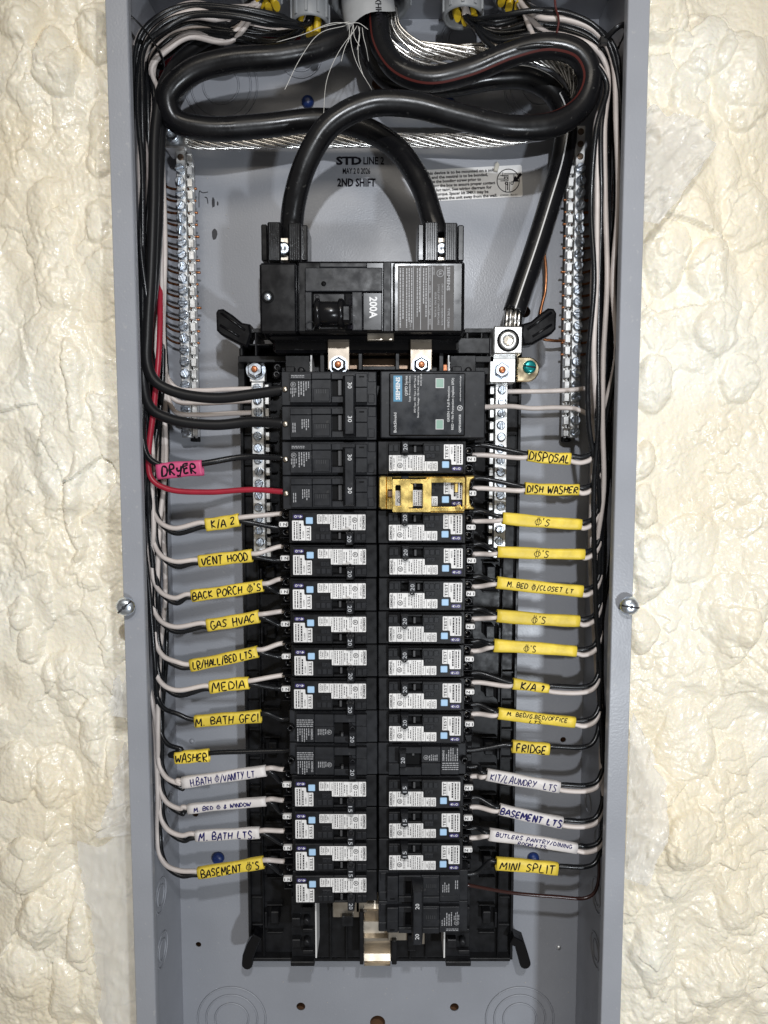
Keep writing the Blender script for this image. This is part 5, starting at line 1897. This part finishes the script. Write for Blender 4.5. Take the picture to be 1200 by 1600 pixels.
# ---- hand lettering: strokes on a 0..1 grid
GL = {
 'A': [[(0, 0), (.32, 1), (.62, 0)], [(.12, .36), (.52, .36)]],
 'B': [[(.05, 0), (.05, 1), (.42, .92), (.46, .68), (.08, .54), (.5, .44), (.52, .14), (.05, 0)]],
 'C': [[(.52, .86), (.3, 1), (.06, .72), (.04, .3), (.24, .02), (.54, .16)]],
 'D': [[(.06, 0), (.08, 1), (.46, .8), (.56, .45), (.4, .12), (.02, .02)]],
 'E': [[(.5, .98), (.06, .96), (.06, .5), (.42, .52)], [(.06, .5), (.05, .02), (.52, .04)]],
 'F': [[(.52, .96), (.06, .96), (.05, 0)], [(.06, .52), (.42, .54)]],
 'G': [[(.52, .88), (.28, 1), (.05, .68), (.06, .26), (.3, .0), (.52, .14), (.54, .42), (.32, .42)]],
 'H': [[(.05, 1), (.06, 0)], [(.54, 1), (.54, 0)], [(.06, .5), (.54, .54)]],
 'I': [[(.08, 1), (.08, 0)]],
 'K': [[(.06, 1), (.06, 0)], [(.52, .98), (.08, .46), (.56, .02)]],
 'L': [[(.08, 1), (.06, .03), (.5, .05)]],
 'M': [[(.0, 0), (.1, 1), (.36, .36), (.62, 1), (.72, 0)]],
 'N': [[(.04, 0), (.06, 1), (.52, .04), (.56, 1)]],
 'O': [[(.3, .98), (.06, .74), (.06, .28), (.3, .02), (.56, .28), (.54, .74), (.28, .98)]],
 'P': [[(.06, 0), (.08, 1), (.46, .9), (.48, .6), (.1, .46)]],
 'R': [[(.06, 0), (.08, 1), (.48, .88), (.44, .6), (.1, .5), (.56, .02)]],
 'S': [[(.5, .84), (.34, .99), (.12, .92), (.1, .68), (.3, .52), (.48, .36), (.46, .12), (.24, .0), (.03, .12)]],
 'T': [[(.0, .96), (.58, .98)], [(.3, .96), (.28, 0)]],
 'U': [[(.05, 1), (.06, .25), (.28, .0), (.5, .2), (.54, 1)]],
 'V': [[(.0, 1), (.26, 0), (.56, 1)]],
 'W': [[(.0, 1), (.16, .02), (.36, .66), (.56, .02), (.74, 1)]],
 'X': [[(.02, 1), (.54, 0)], [(.52, 1), (.0, 0)]],
 'Y': [[(.02, 1), (.28, .5)], [(.56, 1), (.16, 0)]],
 'y': [[(.05, .75), (.12, .4), (.4, .42)], [(.52, .85), (.4, .1), (.2, -.1), (.04, .02)]],
 '1': [[(.02, .78), (.2, 1), (.18, 0)]],
 '2': [[(.04, .82), (.26, 1), (.48, .78), (.04, .06), (.54, .08)]],
 '/': [[(.0, -.1), (.4, 1.1)]],
 "'": [[(.1, 1.05), (.06, .78)]],
 '.': [[(.06, .02), (.12, .08), (.14, .02)]],
 '&': [[(.52, .1), (.12, .74), (.26, .98), (.36, .74), (.06, .3), (.22, .0), (.54, .42)]],
 '@': [[(.42, .90), (.08, .66), (.08, .3), (.42, .1), (.78, .34), (.76, .68), (.42, .90)], [(.30, 1.12), (.30, -.12)], [(.56, 1.12), (.56, -.12)]],
 ' ': [],
}
def glyph_w(c): return {'M': .74, 'W': .76, 'I': .18, '.': .2, "'": .2, ' ': .38, '/': .42, '1': .3, '@': .86}.get(c, .58)

def sleeve(color, texts, L, R, hL, hR, depth, label, ink='marker_black', tw=None, size=.62, shift=0.0, bulge=0.0032, stroke=0.00062):
    """flattened heat-shrink sleeve round the wires; L and R are the pixel centres of its two ends"""
    a, b = P(L[0], L[1], depth), P(R[0], R[1], depth)
    ha, hb = hL / 2 * mpp(L[1], depth), hR / 2 * mpp(R[1], depth)
    mid = (a + b) / 2
    root = empty('wire_sleeve', mid)
    tag(root, label, 'wire label', 'lettered wire sleeves')
    n, m = 17, 28
    d = (b - a)
    right = d.normalized()
    up = Vector((-right.z, 0, right.x)).normalized()
    sag = rw.uniform(-.0006, .0005)
    tilt = rw.uniform(-.18, .18)
    PW = 2.9
    def centre(s):
        return a + d * s + up * (sag * 4 * s * (1 - s)) 
    def hh(s): return ha + (hb - ha) * s + 0.0002 * math.sin(s * 11 + tilt * 30)
    def hd(s): return bulge * (1 - .18 * math.sin(s * 3.1)) + 0.0002 * math.sin(s * 17)
    def surf(s, t, lift=0.0):
        """t = -1..1 across the front"""
        t = max(-.97, min(.97, t))
        q = (1 - abs(t) ** PW) ** (1 / PW)
        return centre(s) + up * (t * hh(s)) + Vector((0, -1, 0)) * (hd(s) * q + lift + tilt * .0012 * t)
    vs, fs = [], []
    for layer, off in ((0, 0.0), (1, -0.00045)):
        for i in range(n):
            s = i / (n - 1)
            for k in range(m):
                th = 2 * math.pi * k / m
                c, si = math.cos(th), math.sin(th)
                c = math.copysign(abs(c) ** (2 / PW), c)
                si = math.copysign(abs(si) ** (2 / PW), si)
                vs.append(centre(s) + up * (si * (hh(s) + off)) + Vector((0, -1, 0)) * (c * (hd(s) + off) + tilt * .0012 * si))
    for layer in (0, 1):
        o = layer * n * m
        for i in range(n - 1):
            for k in range(m):
                q = (k + 1) % m
                fs.append((o + i * m + k, o + i * m + q, o + i * m + m + q, o + i * m + m + k))
    for i in (0, n - 1):
        for k in range(m):
            q = (k + 1) % m
            fs.append((i * m + k, i * m + q, n * m + i * m + q, n * m + i * m + k))
    mb = MB().add(vs, fs, True)
    mb.build('sleeve', color, root, mid)
    # lettering follows the front of the sleeve
    ln = d.length
    lt = MB()
    lines = texts if isinstance(texts, list) else [texts]
    nl = len(lines)
    for li, s in enumerate(lines):
        tot = sum(glyph_w(c) + .16 for c in s) - .16
        frac = (tw[li] if isinstance(tw, list) else tw) or .8
        wtot = frac * ln
        kx_ = wtot / tot
        hgt = size * (ha + hb) / (1 if nl == 1 else 1.9)
        x = (ln - wtot) / 2 + (shift[li] if isinstance(shift, list) else shift) * ln
        yc = 0.0 if nl == 1 else ((.42, -.55)[li]) * (ha + hb) / 2
        for ch in s:
            jit = rw.uniform(-.09, .09)
            sc_ = rw.uniform(.88, 1.14)
            sl = rw.uniform(.02, .20)
            sw = stroke * (1.0 if ch == '@' else 1.55)
            for st in GL[ch]:
                q = [Vector((x + (p[0] + sl * (p[1] - .5) + rw.uniform(-.035, .035)) * kx_, yc + ((p[1] - .5) * sc_ + jit * .7 + rw.uniform(-.035, .035)) * hgt, 0)) for p in st]
                q = catmull(q, 4) if len(q) > 2 else [q[0].lerp(q[1], f / 4) for f in range(5)]
                vs, fs = [], []
                for i, p in enumerate(q):
                    e = q[min(i + 1, len(q) - 1)] - q[max(i - 1, 0)]
                    e = e.normalized() if e.length > 1e-9 else Vector((1, 0, 0))
                    nn = Vector((-e.y, e.x, 0)) * (sw * (.5 + .12 * math.sin(i * 1.3)))
                    for w_ in (p + nn, p - nn):
                        vs.append(surf(max(.005, min(.995, w_.x / ln)), w_.y / max(hh(.5), 1e-5), 0.00012))
                for i in range(len(q) - 1):
                    fs.append((2 * i, 2 * i + 1, 2 * i + 3, 2 * i + 2))
                lt.add(vs, fs)
            x += (glyph_w(ch) + .16) * kx_
    lt.build('lettering', ink, root, mid)

GWL, GWR = 'wires on the left of the breakers', 'wires on the right of the breakers'
SD = 0.030         # depth of the sleeves
def left_circuit(nm, texts, color, L, R, h, row, kinds, gx, yturn, **kw):
    if L:
        sleeve(color, texts, L, R, h, h, SD, kw.pop('label'), **kw)
    zc = zrow(row)
    for kind in kinds:
        wh = kind == 'white'
        off = -3.6 if wh else 3.6
        if len(kinds) == 1: off = -5.5
        dd = 0.0 if wh else 0.0008
        pts = left_gutter(kind, yturn, gx, SD + .006)
        g2 = gx + (0 if wh else 4)
        yo = off if wh else off + 1
        pts += [P(g2 - 1, yturn - 62, SD + .010 + dd), P(g2 + 2, yturn - 30, SD + .006 + dd), P(g2 + 13, yturn - 10 + yo * .6, SD + .002 + dd), P(g2 + 34, yturn + yo, SD + dd)]
        yi = max(-2.6, min(2.6, yo)) if h > 16 else max(-1.6, min(1.6, yo))
        pts += [P(L[0] - 9, L[1] + yo * .8 + j(1), SD + dd), P(L[0] + 3, L[1] + yi, SD + .0004 + dd), P((L[0] + R[0]) / 2, (L[1] + R[1]) / 2 + yi, SD + .0004 + dd), P(R[0] - 3, R[1] + yi, SD + .0004 + dd), P(R[0] + 8, R[1] + yo * .8 - 1 + j(.8), SD + dd)]
        ye = 110 if wh else 270
        if len(kinds) == 1:
            end = Vector((X0 + BX(110), FACE + .020, zc))
        else:
            end = Vector((X0 + BX(88), FACE + .0235, zc + BZ(ye)))
        pts += [end + Vector((-.007, .0005, -.0006)), end]
        wire(pts, RW, WM[kind], '%s wire running through the %s sleeve on the left' % (kind, nm), GWL)

wb = ['white', 'black']
LC = [
 ('K/A 2', 'K/A 2', 'yellow_sleeve', (322, 820), (374, 812), 21, 4, wb, 238, 829, dict(tw=.7, shift=.03)),
 ('VENT HOOD', 'VENT HOOD', 'yellow_sleeve', (311, 877), (394, 868), 20, 5, wb, 240, 881, dict(tw=.86)),
 ('BACK PORCH', "BACK PORCH @'S", 'yellow_sleeve', (300, 931), (411, 915), 19, 6, wb, 239, 938, dict(tw=.95)),
 ('GAS HVAC', 'GAS HVAC', 'yellow_sleeve', (324, 977), (405, 963), 20, 7, wb, 239, 983, dict(tw=.84)),
 ('LR/HALL/BED LTS.', 'LR/HALL/BED LTS.', 'yellow_sleeve', (298, 1040), (403, 1018), 19, 8, wb, 243, 1038, dict(tw=.9)),
 ('MEDIA', 'MEDIA', 'yellow_sleeve', (328, 1074), (389, 1067), 20, 9, wb, 242, 1082, dict(tw=.82)),
 ('M. BATH GFCI', 'M. BATH GFCI', 'yellow_sleeve', (305, 1127), (408, 1119), 20, 10, ['black'], 240, 1120, dict(tw=.95)),
 ('WASHER', 'WASHER', 'yellow_sleeve', (274, 1184), (327, 1180), 20, 11, ['black'], 246, 1176, dict(tw=.92)),
 ('H.BATH', 'H.BATH @/VANITY LT.', 'white_sleeve', (285, 1223), (416, 1204), 18, 12, wb, 248, 1228, dict(tw=.78, ink='marker_blue', stroke=.0005)),
 ('M. BED window', 'M. BED @ & WINDOW', 'white_sleeve', (294, 1264), (416, 1252), 15, 13, wb, 249, 1267, dict(tw=.72, size=.42, ink='marker_blue', stroke=.0005, shift=-.05)),
 ('M. BATH LTS.', 'M. BATH LTS.', 'white_sleeve', (306, 1306), (406, 1301), 18, 14, wb, 250, 1309, dict(tw=.86, ink='marker_blue')),
 ('BASEMENT outlets', "BASEMENT @'S", 'yellow_sleeve', (310, 1364), (412, 1347), 19, 15, wb, 247, 1364, dict(tw=.88)),
]
for (nm, tx, co, L, R, h, row, kinds, gx, yt, kw) in LC:
    kw['label'] = '%s sleeve hand-lettered %s on wires left of the breakers' % (co.split('_')[0], nm if nm not in ('BASEMENT outlets', 'M. BED window', 'H.BATH') else tx.replace('@', '').replace("'S", '').strip().replace('  ', ' '))
    left_circuit(nm, tx, co, L, R, h, row, kinds, gx, yt, **kw)

# thick feeds of the upper 30A breaker, the dryer pair and the neutrals of the left bar
wire([P(330, 60, .070), P(285, 88, .062), P(256, 130, .050), P(243, 200, .044), P(240, 320, .040), P(236, 430, .036), P(231, 520, .030), P(231, 570, .026), P(243, 596, .024), P(275, 613, .024), P(335, 622, .024), P(395, 616, .024), Vector((X0 + BX(110), FACE + .012, zrow(0)))],
     0.0040, 'wire_black_matte', 'thick black wire bending into the top pole of the upper 30A breaker', GWL, n=12)
wire([P(345, 66, .078), P(290, 98, .070), P(260, 150, .060), P(250, 240, .052), P(246, 360, .046), P(238, 460, .040), P(228, 540, .036), P(225, 600, .032), P(236, 638, .028), P(270, 656, .027), P(335, 664, .027), P(395, 659, .027), Vector((X0 + BX(110), FACE + .012, zrow(1)))],
     0.0040, 'wire_black_matte', 'thick black wire bending into the second pole of the upper 30A breaker', GWL, n=12)
wire(left_gutter('black', 720, 224, .03)[:-1] + [P(223, 640, .028), P(224, 690, .024), P(233, 716, .022), P(262, 730, .022), P(318, 724, .022), P(380, 714, .027), Vector((X0 + BX(110), FACE + .012, zrow(2)))],
     0.0024, 'wire_black', 'black wire running through the pink DRYER sleeve', GWL)
wire([P(470, 62, .082), P(360, 62, .084), P(300, 58, .086), P(262, 92, .088), P(246, 160, .088), P(246, 300, .086), P(250, 420, .060), P(249, 540, .036), P(240, 640, .032), P(232, 715, .029), P(237, 748, .028), P(262, 764, .028), P(325, 769, .028), P(395, 765, .027), Vector((X0 + BX(105), FACE + .012, zrow(3)))],
     0.0022, 'wire_red', 'red wire of the dryer circuit bending into the lower 30A breaker', GWL, n=10)
sleeve('pink_sleeve', 'DRyER', (246, 737), (317, 731), 26, 24, SD - .008, 'pink sleeve hand-lettered DRYER on the black wire at left', tw=.74, stroke=.0009)
xm, zt_, zb_, stp, orgN, rootN = LN
for q, (ya, yb_, k) in enumerate(((596, 609, 0), (620, 629, 1), (640, 647, 2))):
    wire(left_gutter('white', 600, 250, .06)[:-1] + [P(253 + q * 3, ya - 60, .058), P(257 + q * 3, ya - 18, .058), P(275, yb_ - 3, .059), P(310, yb_ + 1, .060), P(360, yb_ - 1, .061), Vector((xm - .003, .062, zt_ - (k + .5) * stp))],
         RW, 'wire_white', 'white neutral wire reaching the %s screw of the left neutral bar' % ORD[k + 1], GWL)

def right_circuit(nm, texts, color, L, R, hL, hR, row, kinds, gx, label, **kw):
    sleeve(color, texts, L, R, hL, hR, SD, label, **kw)
    zc = zrow(row)
    for kind in kinds:
        wh = kind == 'white'
        off = 5.0 if wh else -4.0
        if len(kinds) == 1: off = -4
        dd = 0.0 if wh else 0.0006
        yturn = R[1] + off
        pts = right_gutter(kind, yturn, gx, SD + .006)
        pts += [P(gx + 3, yturn - 52, SD + .008 + dd), P(gx + 1, yturn - 24, SD + .004 + dd), P(gx - 8, yturn - 5, SD + .001 + dd), P(gx - 24, yturn + 1, SD + dd)]
        if gx - 24 > R[0] + 14:
            pts.append(P(R[0] + 6, yturn, SD + dd))
        oi = max(-2.4, min(2.4, off))
        pts += [P(R[0] - 3, R[1] + oi, SD + .0004 + dd), P((L[0] + R[0]) / 2, (L[1] + R[1]) / 2 + oi, SD + .0004 + dd), P(L[0] + 3, L[1] + oi, SD + .0004 + dd), P(L[0] - 8, L[1] + off * .8 + j(.8), SD + dd)]
        if len(kinds) == 1:
            end = Vector((X0 - BX(110), FACE + .020, zc))
        else:
            end = Vector((X0 - BX(88), FACE + .0235, zc + (.0022 if wh else .0098)))
        pts += [end + Vector((.010, .0005, .0002)), end]
        wire(pts, RW, WM[kind], '%s wire running through the %s sleeve on the right' % (kind, nm), GWR)
OS = 'yellow sleeve marked with an outlet symbol and S, '
RCIR = [
 ('DISPOSAL', 'DISPOSAL', 'yellow_sleeve', (824, 711.5), (891, 717), 19, 18.5, 2, wb, 932, 'yellow sleeve hand-lettered DISPOSAL right of the breakers', dict(tw=.94, size=.66)),
 ('DISH WASHER', 'DISH WASHER', 'yellow_sleeve', (820, 763), (904, 765), 19, 18, 3, wb, 934, 'yellow sleeve hand-lettered DISH WASHER right of the breakers', dict(tw=.94)),
 ('first outlet-symbol', "@'S", 'yellow_sleeve', (785, 809.5), (908, 819.5), 20, 17, 4, wb, 934, OS + 'first below the DISH WASHER sleeve', dict(tw=.19, size=.58, stroke=.00045)),
 ('second outlet-symbol', "@'S", 'yellow_sleeve', (777, 862), (913, 866), 19, 16, 5, wb, 936, OS + 'directly above the M. BED CLOSET sleeve', dict(tw=.17, size=.56, stroke=.00045)),
 ('M. BED CLOSET', "M. BED @/CLOSET LT", 'yellow_sleeve', (776, 910), (910, 924), 20, 18.5, 6, wb, 936, 'yellow sleeve hand-lettered M. BED CLOSET LT right of the breakers', dict(tw=.76, size=.42, stroke=.00045)),
 ('third outlet-symbol', "@'S", 'yellow_sleeve', (776, 962), (905, 970.5), 21, 18, 7, wb, 936, OS + 'directly below the M. BED CLOSET sleeve', dict(tw=.17, size=.58, stroke=.00045)),
 ('fourth outlet-symbol', "@'S", 'yellow_sleeve', (771.5, 1008.5), (900, 1017.5), 20, 17, 8, wb, 936, OS + 'directly above the K/A 1 sleeve', dict(tw=.15, size=.52, stroke=.00045, shift=-.07)),
 ('K/A 1', 'K/A 1', 'yellow_sleeve', (801, 1068), (857, 1076), 17.5, 14, 9, wb, 935, 'short yellow sleeve hand-lettered K/A 1 right of the breakers', dict(tw=.62, shift=.03)),
 ('M. BED/G.BED/OFFICE', ['M. BED/G.BED/OFFICE', 'LTS.'], 'yellow_sleeve', (778, 1114.5), (898, 1128.5), 19, 16.5, 10, wb, 936, 'yellow sleeve hand-lettered M. BED/G.BED/OFFICE LTS. in two lines', dict(tw=[.78, .18], size=.62, stroke=.0004)),
 ('FRIDGE', 'FRIDGE', 'yellow_sleeve', (800, 1166), (858, 1170.5), 20, 18.5, 11, ['black'], 933, 'short yellow sleeve hand-lettered FRIDGE right of the breakers', dict(tw=.8)),
 ('KIT/LAUNDRY', 'KIT/LAUNDRY  LTS', 'white_sleeve', (760, 1210), (874, 1230), 20, 18, 12, wb, 940, 'white sleeve hand-lettered KIT/LAUNDRY LTS right of the breakers', dict(tw=.9, size=.56, ink='marker_blue', stroke=.00048)),
 ('BASEMENT LTS', 'BASEMENT LTS', 'white_sleeve', (780, 1264), (878, 1285.5), 18, 18.5, 13, wb, 939, 'white sleeve hand-lettered BASEMENT LTS right of the breakers', dict(tw=.97, size=.6, stroke=.00075, ink='marker_blue')),
 ('BUTLERS PANTRY', ['BUTLERS PANTRY/DINING', 'ROOM LTS.'], 'white_sleeve', (764, 1303.5), (901, 1325.5), 19, 17, 14, wb, 942, 'white sleeve hand-lettered BUTLERS PANTRY/DINING in two lines', dict(tw=[.86, .34], size=.62, ink='marker_blue', stroke=.00042)),
 ('MINI SPLIT', 'MINI SPLIT', 'yellow_sleeve', (775, 1349), (871, 1357.5), 21, 19.5, 15, ['black'], 937, 'yellow sleeve hand-lettered MINI SPLIT, lowest on the right', dict(tw=.88, size=.58)),
]
for (nm, tx, co, L, R, hL, hR, row, kinds, gx, label, kw) in RCIR:
    right_circuit(nm, tx, co, L, R, hL, hR, row, kinds, gx, label, **kw)
wire(right_gutter('black', 1400, 936, .045) + [P(936, 1330, .045), P(935, 1375, .042), P(929, 1394, .040), P(915, 1403, .040), P(870, 1401, .040), P(800, 1395, .038), Vector((X0 - BX(120), FACE + .016, zrow(15) - .006))],
     0.0014, 'wire_brown', 'dark brown wire crossing to the lowest breaker on the right', GWR)
xm, zt_, zb_, stp, orgN, rootN = RN
wire(right_gutter('white', 610, 935, .055)[:-1] + [P(940, 570, .060), P(926, 603, .060), P(905, 608, .060), P(860, 611, .060), Vector((xm + .003, .062, zt_ - .6 * stp))],
     RW, 'wire_white', 'white neutral wire ending at the top screw of the right neutral bar', GWR)
wire(right_gutter('white', 640, 935, .05)[:-1] + [P(940, 700, .058), P(926, 655, .052), P(903, 640, .050), P(870, 637, .049), P(830, 638, .047), P(800, 635, .044), P(757, 636, .030), P(745, 636, .028)],
     RW, 'wire_white', 'white wire passing over the right neutral bar into the surge protector', GWR)

# bare copper grounds into the two long bars
def copper_ground(bar, k, side, nth, label):
    xm, ztop, step, org, root = bar
    z = ztop - (k + .5) * step - .0026
    s = side                                     # -1: comes from the left
    x0 = xm + s * .021
    dz = rw.uniform(.001, .006)
    pts = [Vector((x0 + s * .012, .098, z + .030 + dz)), Vector((x0 + s * .004, .097, z + .010 + dz)), Vector((x0 - s * .004, .096, z + .002 + dz * .4)), Vector((xm + s * .008, .0945, z)), Vector((xm - s * .004, .0935, z)), Vector((xm - s * (.0100 + rw.uniform(0, .0024)), .0935, z))]
    wire(pts, 0.00105, 'copper', label, 'bare copper ground wires', 'copper_wire', 6, 5)
for q, k in enumerate(range(2, 16)):
    copper_ground(LG, k, -1, q, 'bare copper wire, %s from the top, entering the left ground bar' % ORD[q + 1])
for q, k in enumerate(range(5, 19)):
    copper_ground(RG, k, 1, q, 'bare copper wire, %s from the top, entering the right ground bar' % ORD[q + 1])
wire([P(842, 350, .100), P(848, 380, .098), P(853, 420, .095), P(852, 455, .095), P(846, 480, .094), P(842, 512, .092), P(846, 528, .090), P(862, 532, .090), P(890, 532, .094), P(905, 531, .095)],
     0.0013, 'copper', 'longer bare copper wire curving past the right lifting hook', 'bare copper ground wires', 'copper_wire', 8)

# cable ties round the bundles
def tie(px, py, y, ang, r1, r2, label):
    c = P(px, py, y)
    ax = Vector((math.cos(ang), 0, math.sin(ang)))
    pts = []
    for k in range(25):
        a = 2 * math.pi * k / 24
        pts.append(c + ax * (math.cos(a) * r1) + Vector((0, 1, 0)) * (math.sin(a) * r2))
    org = c.copy()
    root = empty('cable_tie', org)
    tag(root, label, 'cable tie', 'cable ties')
    MB().tube(pts, 0.0007, 6, 0.0022, caps=False).build('strap', 'tie_black', root, org)
    q = c - ax * (r1 * .8) + Vector((0, -r2 * .66, 0))
    MB().cbox(q.x - .0028, q.x + .0028, q.y - .003, q.y + .001, q.z - .0026, q.z + .0026, 0.0006).build('head', 'tie_black', root, org)
tie(946, 82, .040, math.radians(28), .0115, .031, 'black cable tie round the wire bundle at upper right')
tie(226, 66, .042, math.radians(-28), .0115, .031, 'black cable tie round the wire bundle at upper left')
wire([P(866, -20, .010), P(868, 10, .014), P(873, 32, .020), P(870, 52, .024)], 0.0008, 'stripe_red', 'thin red wire hanging at the top right edge', GWR)
